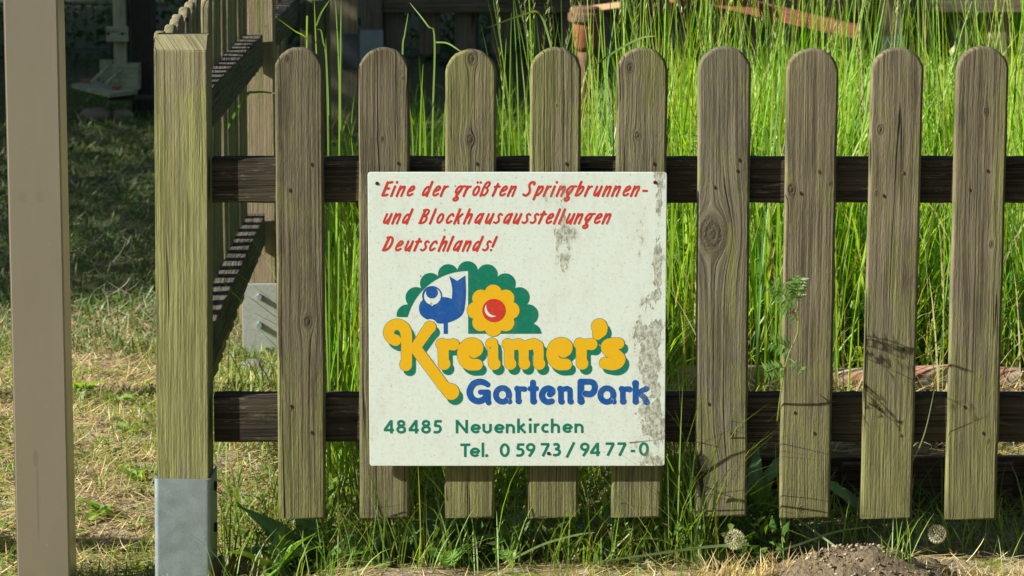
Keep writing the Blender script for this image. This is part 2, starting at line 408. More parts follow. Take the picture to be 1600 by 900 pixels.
# screws and nail holes in the pickets (sub-parts)
HOLES = [(0, 453, 297), (0, 487, 257), (0, 455, 635), (0, 487, 676), (1, 622, 255), (2, 745, 256), (3, 885, 256), (4, 1022, 256), (5, 1155, 250), (5, 1152, 267), (5, 1117, 293), (5, 1107, 631), (5, 1143, 678),
         (6, 1279, 268), (6, 1251, 302), (6, 1242, 645), (6, 1272, 677), (7, 1411, 270), (7, 1381, 306), (7, 1374, 639), (7, 1407, 680), (8, 1543, 267), (8, 1514, 296), (8, 1507, 636), (8, 1536, 677)]
for i, px, py in HOLES:
    p = at(px, py, 0); root = pk[i]; bm = bmesh.new()
    bmesh.ops.create_cone(bm, cap_ends=True, segments=10, radius1=0.0026, radius2=0.0022, depth=0.0012)
    for v in bm.verts: v.co = Vector((v.co.x*0.8, -v.co.z, v.co.y*1.35))
    o = link('screw', bm_mesh('screw', bm, M_hole if random.random() < 0.75 else M_rust), root)
    mw = Matrix.Translation(Vector(fence.location)) @ Matrix.LocRotScale(root.location, root.rotation_euler, None)
    o.location = mw.inverted() @ Vector((p[0], -0.0004, p[2]))
def rail(v0, v1, xa, xb, Y0=0.018, Y1=0.056):
    zt = at(800, v0, Y0)[2]; zb = at(800, v1, Y0)[2]
    n = 60; V = []; Fc = []; rg = random.Random(v0)
    prof = [(Y0, zb+0.003), (Y0, zt-0.005), (Y0+0.004, zt-0.001), (Y1-0.004, zt), (Y1, zt-0.005), (Y1, zb+0.004), (Y1-0.004, zb), (Y0+0.003, zb)]
    for i in range(n+1):
        x = xa+(xb-xa)*i/n
        for y, z in prof: V.append((x, y+rg.uniform(-0.0005, 0.0005), z+rg.uniform(-0.0007, 0.0007)))
    m = len(prof)
    for i in range(n):
        for k in range(m):
            k2 = (k+1) % m; Fc.append((i*m+k, (i+1)*m+k, (i+1)*m+k2, i*m+k2))
    Fc.append(tuple(range(m))); Fc.append(tuple(n*m+k for k in range(m))[::-1])
    c = Vector(((xa+xb)/2, (Y0+Y1)/2, (zt+zb)/2)); V = [Vector(v)-c for v in V]
    o = link('rail', mesh('rail', V, Fc, M_rail), None, c); child(o, fence); return o
xl = at(331, 280, 0.018)[0]
rail(247, 317, xl, 1.08); rail(617, 691, at(334, 650, 0.018)[0], 1.08)
# corner post
M_post = wood('mossy_post_timber', lo=(0.10, 0.088, 0.045), hi=(0.30, 0.275, 0.155), algae=0.44, base=0.2, edge=0.3, seed=3.1, crack=0.35, green=(0.20, 0.21, 0.068), bump=0.0013, rand=False,
              streaks=[(-0.03, 0.35, 0.03, 0.4, 0.35), (0.02, 0.45, 0.025, 0.5, 0.3), (0.0, 0.87, 0.12, 0.10, -0.55)])
def post_mesh(name, wd, dp, ht, mat, ch=0.024):
    bm = bmesh.new(); box_bm(bm, -wd/2, wd/2, 0, dp, 0, ht)
    es = [e for e in bm.edges if all(abs(v.co.z-ht) < 1e-5 for v in e.verts) and abs(e.verts[0].co.y-e.verts[1].co.y) < 1e-5]
    bmesh.ops.bevel(bm, geom=es, offset=ch, segments=1, affect='EDGES')
    es = [e for e in bm.edges]; bmesh.ops.bevel(bm, geom=es, offset=0.0012, segments=2, affect='EDGES')
    return bm_mesh(name, bm, mat)
A = at(245, 745, 0.002); B = at(326, 745, 0.002); A2 = at(243, 800, 0.002); wd = B[0]-A[0]; zt = at(280, 75, 0.002)[2]+0.020
post = link('post', post_mesh('post', wd, 0.09, zt-0.02, M_post), None, ((A[0]+B[0])/2-0.0015, 0.002, 0.02), (0, 0.0105, 0)); child(post, fence)
zb = at(280, 748, 0)[2]
def shoe(root, x0, x1, y0, y1, ztop, depth=0.4, holes=True):
    bm = bmesh.new()
    V = []; n = 6; r = 0.008; ring = []
    for cx, cy, a0 in ((x0+r, y0+r, 180), (x1-r, y0+r, 270)):
        for k in range(n+1):
            a = R(a0+90*k/n); ring.append((cx+r*math.cos(a), cy+r*math.sin(a)))
    ring = [(x0, y1)]+ring+[(x1, y1)]
    t = 0.003; cx = (x0+x1)/2; cy = (y0+y1)/2
    inner = [(x+(t if x < cx-r else -t if x > cx+r else 0), y+(t if y < y0+r else 0)) for x, y in ring]
    L = []
    for z in (ztop-depth, ztop):
        L.append([bm.verts.new((x, y, z)) for x, y in ring]); L.append([bm.verts.new((x, y, z)) for x, y in inner])
    m = len(ring)
    for i in range(m-1):
        bm.faces.new((L[0][i], L[0][i+1], L[2][i+1], L[2][i])); bm.faces.new((L[1][i+1], L[1][i], L[3][i], L[3][i+1]))
        bm.faces.new((L[2][i], L[2][i+1], L[3][i+1], L[3][i]))
    for i in (0, m-1): bm.faces.new((L[0][i], L[2][i], L[3][i], L[1][i]))
    o = link('bracket', bm_mesh('bracket', bm, M_zinc), root)
    return o
pz = Vector(fence.location)+Vector(post.location)
br = shoe(post, -wd/2-0.0042, wd/2+0.0046, -0.0055, 0.105, zb-pz[2])
for v in (770, 835):
    p = at(334, v, 0.05); bm = bmesh.new(); bmesh.ops.create_cone(bm, cap_ends=True, segments=8, radius1=0.009, radius2=0.008, depth=0.006)
    bmesh.ops.rotate(bm, verts=bm.verts, cent=(0, 0, 0), matrix=Matrix.Rotation(R(90), 3, 'Y'))
    link('bolt', bm_mesh('bolt', bm, M_hole), post, (wd/2+0.006, 0.055, at(322, v, 0.0)[2]-pz[2]))

# ---------------------------------------------------------------- side fence running back on the left
M_pside = wood('side_picket_timber', lo=(0.085, 0.072, 0.042), hi=(0.34, 0.295, 0.18), algae=0.12, base=0.3, edge=0.2, seed=21, bump=0.0025)
M_railY = wood('side_rail_timber', lo=(0.02, 0.018, 0.014), hi=(0.16, 0.14, 0.11), axis='Y', algae=0.05, wear=0.6, crack=0.8, bump=0.003)
M_postfar = wood('tall_post_timber', lo=(0.15, 0.115, 0.07), hi=(0.34, 0.27, 0.175), algae=0.22, seed=9, crack=0.3, bump=0.0012, streaks=[(0.012, 0.95, 0.016, 0.5, 0.5)], rand=False)
side = empty('picket_fence', (-0.6, 0.1, 0), 'picket fence running away from the mossy corner post, seen edge-on behind it', 'fence')
def sx(y): return -0.026*y
for k in range(34):
    y = 0.115+k*0.137
    if 2.36 < y < 2.56 or 4.75 < y: continue
    if k == 0: base_me = [picket_mesh('picket', 0.066, 0.80, 0.019, M_pside, seed=50+q) for q in range(4)]
    o = link('picket', base_me[k % 4], None, (-0.581+sx(y), y+0.04, 0.10+random.uniform(-0.006, 0.006)), (random.uniform(-0.015, 0.015), 0, R(90)+random.uniform(-0.04, 0.04)))
    o.scale = (1, 1, 1); child(o, side)
def railY(z0, z1, ya, yb):
    L = yb-ya; bm = bmesh.new(); box_bm(bm, -0.02, 0.02, -L/2, L/2, z0, z1)
    bmesh.ops.subdivide_edges(bm, edges=[e for e in bm.edges if abs(e.verts[0].co.y-e.verts[1].co.y) > 0.1], cuts=40)
    rg = random.Random(5)
    for v in bm.verts: v.co += Vector((rg.uniform(-.0015, .0015), 0, rg.uniform(-.002, .002)))
    zc = (z0+z1)/2
    for v in bm.verts: v.co.z -= zc
    o = link('rail', bm_mesh('rail', bm, M_railY), None, (-0.559+sx((ya+yb)/2), (ya+yb)/2, zc), (-0.022, 0, R(1.5))); child(o, side)
for ya, yb in ((0.094, 2.44), (2.54, 4.7)):
    dz = 0 if ya < 1 else -0.05
    railY(0.228+dz, 0.303+dz, ya, yb); railY(0.665+dz, 0.740+dz, ya, yb)
A = at(370, 200, 2.45); B = at(428, 200, 2.45)
fp = link('post', post_mesh('post', B[0]-A[0], 0.09, 1.05, M_postfar), None, ((A[0]+B[0])/2, 2.45, 0.0)); child(fp, side)
fpz = Vector(side.location)+Vector(fp.location)
T = at(400, 443, 2.44); Bt = at(400, 566, 2.44)
M_zinc2 = plain('dull_galvanised_steel', (0.34, 0.36, 0.33), 0.6, 0.4, 0.3, 120)
pl = box('bracket', M_zinc2, at(379, 500, 2.44)[0], at(434, 500, 2.44)[0], 2.434, 2.446, Bt[2]-0.06, T[2], None, 0.0015); pl.parent = fp; pl.location = Vector(pl.location)-fpz
for v in (464, 508):
    bm = bmesh.new(); bmesh.ops.create_cone(bm, cap_ends=True, segments=6, radius1=0.009, radius2=0.007, depth=0.014)
    bmesh.ops.rotate(bm, verts=bm.verts, cent=(0, 0, 0), matrix=Matrix.Rotation(R(90), 3, 'X'))
    o = link('bolt', bm_mesh('bolt', bm, M_zinc), fp, Vector(at(405, v, 2.428))-fpz)

# ---------------------------------------------------------------- metal pole at the left edge
def pole_mat():
    N = NT('brushed_metal'); o = N.obj(); x, y, z = N.sep(o)
    a = N.noise(N.xyz(N.mul(x, 1.0), y, N.mul(z, 0.01)), 700, 2, 0.6); b = N.noise(N.xyz(x, y, N.mul(z, 0.25)), 12, 3)
    c = N.mix(b, (0.27, 0.24, 0.185), (0.34, 0.305, 0.24))
    s = N.noise(o, 330, 2); c = N.mix(N.map(s, 0.71, 0.75, 0, 0.6), c, (0.7, 0.68, 0.62))
    # dried drip and thumb marks
    def blob(px, pz, sx_, sz_):
        du = N.m_('DIVIDE', N.sub(x, px), sx_); dz = N.m_('DIVIDE', N.sub(z, pz), sz_); return N.map(N.add(N.mul(du, du), N.mul(dz, dz)), 0.2, 1.0, 1.0, 0.0)
    drip = N.m_('MAXIMUM', blob(-0.011, 0.188, 0.006, 0.018), blob(-0.009, 0.115, 0.0025, 0.085))
    th = N.m_('MAXIMUM', blob(-0.022, 0.63, 0.009, 0.012), blob(0.006, 0.63, 0.009, 0.012))
    c = N.mix(N.mul(drip, 0.45), c, (0.20, 0.17, 0.14)); c = N.mix(N.mul(th, 0.22), c, (0.2, 0.17, 0.14))
    return N.pbr(c, N.map(a, 0.3, 0.7, 0.34, 0.40), N.bump(a, 0.00005), 0.6, 0.5)
M_pole = pole_mat()
Yp = -0.02
a = at(5, 300, Yp); b = at(92, 300, Yp); cx = (a[0]+b[0])/2
pr = empty('metal_pole', (at(60, 450, Yp)[0], Yp, 0), 'smooth grey-brown square metal pole, wide and close at the far left', 'pole')
wpx = at(103, 450, Yp)[0]-at(16, 450, Yp)[0]
bm = bmesh.new(); box_bm(bm, -0.0475, 0.0425, 0, 0.08, -0.15, 2.2); es = [e for e in bm.edges]; bmesh.ops.bevel(bm, geom=es, offset=0.003, segments=3, affect='EDGES')
link('post_tube', bm_mesh('post_tube', bm, M_pole, False), pr)
box('end_cap', plain('black_plastic', (0.03, 0.03, 0.03), 0.5), -0.047, 0.042, -0.001, 0.081, 2.2, 2.21, pr, 0.002)
box('foot_plate', M_zinc, -0.09, 0.085, -0.04, 0.12, -0.17, -0.15, pr, 0.003)
# ---------------------------------------------------------------- the sign
class Field:
    def __init__(s, x0, y0, x1, y1, st=0.4):
        s.x0, s.y0, s.st = x0, y0, st; s.nx = int((x1-x0)/st)+2; s.ny = int((y1-y0)/st)+2
        s.X = x0+np.arange(s.nx)*st; s.Y = y0+np.arange(s.ny)*st; s.D = np.full((s.nx, s.ny), 9.0)
    def copy(s): f = Field.__new__(Field); f.__dict__ = dict(s.__dict__); f.D = s.D.copy(); return f
    def win(s, xa, ya, xb, yb):
        i0 = max(0, int((xa-s.x0)/s.st)-1); i1 = min(s.nx, int((xb-s.x0)/s.st)+2); j0 = max(0, int((ya-s.y0)/s.st)-1); j1 = min(s.ny, int((yb-s.y0)/s.st)+2)
        return i0, i1, j0, j1
    def cap(s, a, b, ra, rb, butt=False, M=3.0):
        xa, ya = a; xb, yb = b; R_ = max(ra, rb)+M
        i0, i1, j0, j1 = s.win(min(xa, xb)-R_, min(ya, yb)-R_, max(xa, xb)+R_, max(ya, yb)+R_)
        if i1 <= i0 or j1 <= j0: return
        X, Y = np.meshgrid(s.X[i0:i1], s.Y[j0:j1], indexing='ij'); dx, dy = xb-xa, yb-ya; L = math.hypot(dx, dy)
        if butt and L > 0:
            u = ((X-xa)*dx+(Y-ya)*dy)/L; v = ((X-xa)*-dy+(Y-ya)*dx)/L; d = np.maximum(np.abs(u-L/2)-L/2, np.abs(v)-ra)
        else:
            t = np.clip(((X-xa)*dx+(Y-ya)*dy)/(L*L+1e-9), 0, 1); d = np.hypot(X-xa-t*dx, Y-ya-t*dy)-(ra+(rb-ra)*t)
        s.D[i0:i1, j0:j1] = np.minimum(s.D[i0:i1, j0:j1], d)
    def disc(s, x, y, r): s.cap((x, y), (x, y), r, r)
    def path(s, pts, r, butt=False):
        """pts (x, y[, r]); smooth curves are sampled beforehand"""
        n = len(pts)
        for i in range(n-1):
            a, b = pts[i], pts[i+1]; ra = a[2] if len(a) > 2 else r; rb = b[2] if len(b) > 2 else r
            a2, b2 = a[:2], b[:2]
            if butt:
                L = math.hypot(b2[0]-a2[0], b2[1]-a2[1]) or 1; ux, uy = (b2[0]-a2[0])/L, (b2[1]-a2[1])/L; e = 0.25*r
                if i > 0: a2 = (a2[0]-ux*e, a2[1]-uy*e)
                if i < n-2: b2 = (b2[0]+ux*e, b2[1]+uy*e)
            s.cap(a2, b2, ra, rb, butt)
    def meshdata(s, fx):
        D = s.D; ins = D < 0; c = ins[:-1, :-1].astype(int)+ins[1:, :-1]+ins[1:, 1:]+ins[:-1, 1:]
        V = []; Fc = []
        def quad(p): k = len(V); V.extend(fx(*q) for q in p); Fc.append(tuple(range(k, k+len(p))))
        X, Y = s.X, s.Y
        for j in range(s.ny-1):
            full = np.flatnonzero(c[:, j] == 4)
            if len(full):
                br = np.flatnonzero(np.diff(full) > 1); st = np.concatenate([[0], br+1]); en = np.concatenate([br, [len(full)-1]])
                for a, b in zip(full[st], full[en]): quad([(X[a], Y[j]), (X[b+1], Y[j]), (X[b+1], Y[j+1]), (X[a], Y[j+1])])
        I, J = np.nonzero((c > 0) & (c < 4))
        for i, j in zip(I, J):
            cr = [(i, j), (i+1, j), (i+1, j+1), (i, j+1)]; poly = []
            for k in range(4):
                p, q = cr[k], cr[(k+1) % 4]; dp, dq = D[p], D[q]
                if dp < 0: poly.append((X[p[0]], Y[p[1]]))
                if (dp < 0) != (dq < 0):
                    t = dp/(dp-dq); poly.append((X[p[0]]+(X[q[0]]-X[p[0]])*t, Y[p[1]]+(Y[q[1]]-Y[p[1]])*t))
            if len(poly) > 2: quad(poly)
        return V, Fc
def curve(pts, n=6):
    """Catmull-Rom through the points, radius interpolated"""
    P_ = [np.array(p, float) for p in pts]; P_ = [2*P_[0]-P_[1]]+P_+[2*P_[-1]-P_[-2]]; out = []
    for i in range(1, len(P_)-2):
        for k in range(n):
            t = k/n; a, b, c_, d = P_[i-1:i+3]
            out.append(tuple(0.5*((2*b)+(-a+c_)*t+(2*a-5*b+4*c_-d)*t*t+(-a+3*b-3*c_+d)*t**3)))
    out.append(tuple(P_[-2])); return out
def arc(cx, cy, rx, ry, a0, a1, n=14):
    return [(cx+rx*math.cos(R(a0+(a1-a0)*k/n)), cy+ry*math.sin(R(a0+(a1-a0)*k/n))) for k in range(n+1)]

YS = -0.016                                           # front face of the panel
c0, c1 = at(576, 269, YS), at(1041, 269, YS); c2, c3 = at(576, 729, YS), at(1040, 727.5, YS)
cen = (c0+c1+c2+c3)/4; KX = (c1[0]-c0[0]+c3[0]-c2[0])/2/464.5; KZ = (c0[2]-c2[2]+c1[2]-c3[2])/2/459.3
def SX(px, py, y=0.0): return ((px-808.3)*KX, y, (498.4-py)*KZ)

def sign_mat(name, colr, rough=0.45, dirt=1.0):
    N = NT(name); o = N.obj(); x, y, z = N.sep(o)
    o = N.xyz(x, 0.0, z)
    n1 = N.noise(o, 55, 5, 0.7); n2 = N.noise(N.xyz(x, 0.0, N.mul(z, 0.6)), 150, 5, 0.8); n3 = N.noise(N.xyz(x, 0.0, N.mul(z, 0.45)), 28, 5, 0.72)
    def zone(cx, cz, a, b, k=1.0, p=0.0):
        du = N.m_('DIVIDE', N.sub(x, cx), a); dz = N.m_('DIVIDE', N.sub(z, cz), b); return N.map(N.add(N.mul(du, du), N.mul(dz, dz)), p, 1.0, k, 0.0)
    kx = KX
    right = N.mul(N.map(x, 0.175, 0.232, 0.0, 1.0), N.map(x, 0.2345, 0.243, 1.0, 0.45))
    rz = N.map(N.noise(N.xyz(0.0, 0.0, z), 9, 2), 0.35, 0.6, 0.72, 1.1); right = N.mul(N.mul(right, rz), N.map(N.noise(o, 30, 3, 0.6), 0.35, 0.6, 0.35, 1.15))
    gap = N.mul(N.map(N.m_('ABSOLUTE', N.sub(x, 0.217)), 0.006, 0.014, 0.75, 0.0), N.map(z, 0.02, 0.10)); right = N.sub(right, gap)
    z1 = zone((880-808)*kx, (498-378)*KZ, 0.034, 0.075, 0.72); z2 = zone((873-808)*kx, (498-305)*KZ, 0.04, 0.042, 0.36)
    z3 = zone((588-808)*kx, (498-620)*KZ, 0.03, 0.09, 0.33); z4 = zone((992-808)*kx, (498-350)*KZ, 0.035, 0.07, 0.42); z5 = zone((1000-808)*kx, (498-665)*KZ, 0.06, 0.06, 0.5)
    z6 = zone((595-808)*kx, (498-310)*KZ, 0.018, 0.035, 0.3)
    zz = right
    for q in (z1, z2, z3, z4, z5, z6): zz = N.m_('MAXIMUM', zz, q)
    base = N.add(N.mul(n3, 0.85), N.mul(n1, 0.35))
    m = N.map(N.add(base, N.mul(zz, 0.42)), 0.80, 0.88)
    m2 = N.mul(m, N.map(n2, 0.42, 0.58, 0.22, 1.0))
    film = N.mul(N.map(N.add(base, N.mul(zz, 0.3)), 0.58, 0.86), 0.24)
    sp = N.mul(N.map(N.noise(o, 210, 3, 0.75), 0.60, 0.66), 0.45)
    mott = N.map(N.noise(o, 130, 4, 0.7), 0.48, 0.70, 0, 0.26)
    dcol = N.mix(n1, (0.07, 0.065, 0.035), (0.26, 0.235, 0.15))
    c = N.mix(N.mul(mott, dirt), colr, (0.42, 0.38, 0.23))
    c = N.mix(N.mul(film, dirt), c, (0.40, 0.36, 0.22))
    c = N.mix(N.mul(sp, dirt), c, (0.16, 0.15, 0.10))
    c = N.mix(N.mul(m2, 0.82*(0.35+0.65*dirt) if dirt < 1 else 0.82), c, dcol)
    # dark chips
    ch = N.vor(o, 34, out='Distance'); cn = N.noise(o, 17, 2)
    cm = N.mul(N.map(ch, 0.055, 0.075, 1.0, 0.0), N.map(cn, 0.54, 0.58))
    c = N.mix(N.mul(cm, 0.6), c, (0.06, 0.07, 0.08))
    return N.pbr(c, N.map(m, 0, 1, rough, 0.9), N.bump(N.add(N.mul(n2, 0.3), N.mul(m, 0.5)), 0.0004), spec=0.3)
M_white = sign_mat('sign_white', (0.60, 0.675, 0.62)); M_sred = sign_mat('print_red', (0.50, 0.032, 0.022), dirt=0.3)
M_sgreen = sign_mat('print_green', (0.0, 0.155, 0.095), dirt=0.22); M_syel = sign_mat('print_yellow', (0.68, 0.39, 0.006), dirt=0.3); M_sblue = sign_mat('print_blue', (0.004, 0.075, 0.30), dirt=0.28)

sign = empty('sign_board', tuple(cen), 'square white sign with coloured printing screwed onto the grey picket fence', 'sign')
# panel with slightly rounded corners
bm = bmesh.new(); hx = 464.5*KX/2; hz = 459.3*KZ/2; r = 0.005; ring = []
for sx_, sz_, a0 in ((1, -1, -90), (1, 1, 0), (-1, 1, 90), (-1, -1, 180)):
    for k in range(5):
        a = R(a0+90*k/4); ring.append((sx_*(hx-r)+r*math.cos(a), sz_*(hz-r)+r*math.sin(a)))
fr = [bm.verts.new((x, 0, z)) for x, z in ring]; bk = [bm.verts.new((x, 0.004, z)) for x, z in ring]
bm.faces.new(fr); bm.faces.new(bk[::-1])
for i in range(len(ring)): j = (i+1) % len(ring); bm.faces.new((fr[i], bk[i], bk[j], fr[j]))
es = [e for e in bm.edges if abs(e.verts[0].co.y) < 1e-6 and abs(e.verts[1].co.y) < 1e-6]; bmesh.ops.bevel(bm, geom=es, offset=0.0009, segments=2, affect='EDGES')
link('panel', bm_mesh('panel', bm, M_white), sign)
for x in (-0.2, 0.0, 0.2):                        # spacers holding it off the pickets
    for z in (-0.17, 0.17): box('spacer', M_rail, x-0.012, x+0.012, 0.0045, 0.0155, z-0.03, z+0.03, sign, 0.001)
def prt(name, f, mat, lift, label=None):
    V, Fc = f.meshdata(lambda x, y: SX(x, y, -lift)); me = mesh(name, V, Fc, mat); o = link(name, me, sign)
    if label: o['label'] = label
    return o

# --- red brush lettering. Units: x-height 1, y up, before slanting
SL = 0.42; 
def G(*st): return st
RED = {
 'n': G([(0.14, 0), (0.14, 0.93)], [(0.14, 0.45), (0.30, 0.82), (0.48, 0.93), (0.56, 0.78), (0.56, 0.0)]),
 'i': G([(0.12, 0), (0.12, 0.93)], [(0.14, 1.36), (0.15, 1.30)]),
 'r': G([(0.12, 0), (0.12, 0.93)], [(0.12, 0.55), (0.24, 0.84), (0.42, 0.93)]),
 'l': G([(0.12, 0), (0.12, 1.38)]),
 'u': G([(0.14, 0.93), (0.13, 0.3), (0.2, 0.07), (0.34, 0.1), (0.52, 0.5)], [(0.56, 0.93), (0.56, 0.0)]),
 'e': G([(0.16, 0.44), (0.42, 0.56), (0.54, 0.76), (0.42, 0.94), (0.22, 0.82), (0.12, 0.4), (0.2, 0.1), (0.38, 0.06), (0.58, 0.22)]),
 'o': G(arc(0.35, 0.5, 0.22, 0.43, 90, 450)),
 'ö': G(arc(0.35, 0.5, 0.22, 0.43, 90, 450), [(0.16, 1.33), (0.17, 1.30)], [(0.44, 1.33), (0.45, 1.30)]),
 'd': G([(0.52, 0.72), (0.36, 0.9), (0.18, 0.7), (0.12, 0.3), (0.2, 0.08), (0.36, 0.14), (0.50, 0.42)], [(0.56, 1.38), (0.56, 0.0)]),
 'a': G([(0.54, 0.8), (0.38, 0.93), (0.19, 0.72), (0.12, 0.3), (0.2, 0.08), (0.36, 0.14), (0.50, 0.42)], [(0.58, 0.95), (0.56, 0.0)]),
 'g': G([(0.62, 0.84), (0.44, 0.96), (0.24, 0.80), (0.16, 0.46), (0.28, 0.28), (0.46, 0.42), (0.60, 0.72)], [(0.84, 0.94), (0.64, 0.90), (0.56, 0.5), (0.44, 0.16), (0.36, 0.04)],
        [(0.36, 0.12), (0.38, -0.02), (0.56, -0.12), (0.62, -0.3), (0.48, -0.44), (0.28, -0.4), (0.26, -0.24), (0.44, -0.12), (0.56, -0.12)]),
 'b': G([(0.14, 1.38), (0.14, 0.05)], [(0.16, 0.4), (0.3, 0.8), (0.46, 0.93), (0.58, 0.75), (0.54, 0.35), (0.36, 0.08), (0.14, 0.05)]),
 'p': G([(0.16, 0.93), (0.14, -0.32)], [(0.16, 0.5), (0.3, 0.84), (0.48, 0.93), (0.58, 0.72), (0.52, 0.35), (0.36, 0.1), (0.18, 0.08)]),
 'h': G([(0.14, 0), (0.14, 1.38)], [(0.14, 0.45), (0.30, 0.82), (0.48, 0.93), (0.56, 0.78), (0.56, 0.0)]),
 'k': G([(0.14, 0), (0.14, 1.38)], [(0.16, 0.42), (0.34, 0.62), (0.54, 0.93)], [(0.28, 0.55), (0.42, 0.25), (0.52, 0.02)]),
 'c': G([(0.56, 0.74), (0.42, 0.94), (0.2, 0.76), (0.12, 0.35), (0.22, 0.08), (0.38, 0.08), (0.56, 0.25)]),
 's': G([(0.52, 0.84), (0.36, 0.95), (0.24, 0.82), (0.28, 0.62), (0.42, 0.42), (0.42, 0.18), (0.24, 0.05), (0.06, 0.14)]),
 't': G([(0.18, 1.16), (0.14, 0.02)], [(0.0, 0.88), (0.42, 0.92)]),
 'E': G([(0.12, 1.32), (0.12, 0.06)], [(0.12, 1.32), (0.34, 1.30), (0.52, 1.36)], [(0.14, 0.72), (0.44, 0.74)], [(0.10, 0.06), (0.34, 0.06), (0.54, 0.14)]),
 'B': G([(0.16, 1.30), (0.12, 0.04)], [(0.02, 1.28), (0.3, 1.36), (0.52, 1.22), (0.48, 0.9), (0.2, 0.72)], [(0.24, 0.72), (0.54, 0.62), (0.58, 0.3), (0.40, 0.08), (0.08, 0.04)]),
 'D': G([(0.16, 1.30), (0.10, 0.06)], [(0.02, 1.28), (0.3, 1.34), (0.54, 1.15), (0.62, 0.7), (0.52, 0.28), (0.3, 0.08), (0.06, 0.06)]),
 'S': G([(0.62, 1.12), (0.62, 1.28), (0.42, 1.36), (0.24, 1.22), (0.24, 0.98), (0.42, 0.66), (0.50, 0.36), (0.38, 0.1), (0.2, 0.04), (0.02, 0.16)]),
 'ß': G([(0.10, 0.0), (0.10, 0.9), (0.18, 1.24), (0.36, 1.36), (0.50, 1.22), (0.48, 0.98), (0.34, 0.78)], [(0.34, 0.78), (0.56, 0.58), (0.54, 0.26), (0.38, 0.06), (0.26, 0.14)]),
 '-': G([(0.06, 0.5), (0.38, 0.5)]), '!': G([(0.14, 1.36), (0.12, 0.42)], [(0.12, 0.08), (0.12, 0.06)])}
fr_ = Field(590, 278, 1015, 402)
def red(txt, xs, base):
    xh = 16.6
    for ch, x in zip(txt, xs):
        for st in RED[ch]:
            pts = curve(st, 5) if len(st) > 2 and ch != 'o' and ch != 'ö' else st
            big = 0.110 if len(st) <= 2 else 0.097
            if ch in 'ED' or ch == 'S': big *= 1.12
            fr_.path([(x+2.0+(p[0]-0.12)*xh+p[1]*SL*xh*0.95, base-1.9-p[1]*xh*0.96) for p in pts], big*xh)
z1 = lambda L, o=575: [o+v/6.667 for v in L]
red('Einedergrößten', z1([143, 235, 290, 393, 553, 660, 748, 880, 985, 1068, 1160, 1283, 1352, 1440]), 307.4)
red('Springbrunnen-', z1([75, 188, 280, 355, 412, 497, 607, 707, 792, 890, 985, 1095, 1182, 1297], 805), 307.4)
red('undBlockhausau', z1([148, 243, 345, 527, 635, 695, 797, 885, 985, 1095, 1203, 1300, 1393, 1492]), 350)
red('sstellungen', z1([60, 145, 228, 298, 388, 440, 508, 597, 690, 800, 888], 805), 350)
red('Deutschlands!', z1([150, 270, 368, 468, 540, 622, 722, 815, 872, 972, 1073, 1185, 1265]), 392.3)
prt('red_lettering', fr_, M_sred, 0.0002)

# --- green sans lettering: units x-height 1, cap 1.42, y up, butt ends
TQ = 0.135
GR = {
 'N': G([(0.14, 0), (0.14, 1.42)], [(0.14, 1.32), (0.86, 0.1)], [(0.86, 0), (0.86, 1.42)]),
 'e': G([(0.16, 0.50), (0.86, 0.50)], arc(0.5, 0.5, 0.36, 0.37, 0, 322, 22)),
 'u': G([(0.13, 1.0), (0.13, 0.42)]+arc(0.44, 0.42, 0.31, 0.30, 180, 360, 12)+[(0.75, 1.0)]),
 'n': G([(0.13, 0), (0.13, 1.0)], [(0.13, 0.56)]+arc(0.43, 0.56, 0.30, 0.31, 180, 0, 12)+[(0.73, 0)]),
 'h': G([(0.13, 0), (0.13, 1.52)], [(0.13, 0.56)]+arc(0.43, 0.56, 0.30, 0.31, 180, 0, 12)+[(0.73, 0)]),
 'k': G([(0.13, 0), (0.13, 1.52)], [(0.16, 0.47), (0.66, 0.97)], [(0.28, 0.55), (0.74, 0.0)]),
 'i': G([(0.13, 0), (0.13, 1.0)], 'dot'), 'r': G([(0.13, 0), (0.13, 1.0)], [(0.13, 0.5), (0.18, 0.72), (0.30, 0.86), (0.44, 0.89), (0.52, 0.86)]),
 'c': G(arc(0.5, 0.5, 0.36, 0.37, 52, 308, 20)), 'l': G([(0.13, 0), (0.13, 1.52)]), 'T': G([(0.0, 1.29), (0.78, 1.29)], [(0.39, 0), (0.39, 1.3)]),
 '.': G('dot0'), '4': G([(0.70, 0), (0.70, 1.42)], [(0.02, 0.36), (0.92, 0.36)], [(0.10, 0.38), (0.68, 1.34)]),
 '8': G(arc(0.5, 1.06, 0.27, 0.24, 0, 360, 20), arc(0.5, 0.41, 0.34, 0.29, 0, 360, 20)),
 '5': G([(0.84, 1.29), (0.34, 1.29)], [(0.32, 1.40), (0.22, 0.78)], [(0.20, 0.80), (0.42, 0.82), (0.62, 0.76), (0.73, 0.58), (0.72, 0.36), (0.58, 0.18), (0.36, 0.12), (0.10, 0.16)]),
 '0': G(arc(0.5, 0.71, 0.34, 0.59, 0, 360, 28)), '7': G([(0.06, 1.29), (0.84, 1.29)], [(0.80, 1.30), (0.24, 0.0)]),
 '9': G(arc(0.46, 0.98, 0.32, 0.32, 0, 360, 22), [(0.77, 0.92), (0.68, 0.62), (0.30, 0.0)]),
 '3': G([(0.14, 1.20), (0.30, 1.29), (0.50, 1.28), (0.62, 1.14), (0.58, 0.92), (0.44, 0.80), (0.28, 0.77)], [(0.28, 0.77), (0.52, 0.74), (0.68, 0.60), (0.70, 0.38), (0.56, 0.18), (0.36, 0.12), (0.10, 0.17)]),
 '/': G([(0.02, -0.14), (0.56, 1.48)]), '-': G([(0.02, 0.50), (0.42, 0.50)])}
fg = Field(594, 648, 1022, 718)
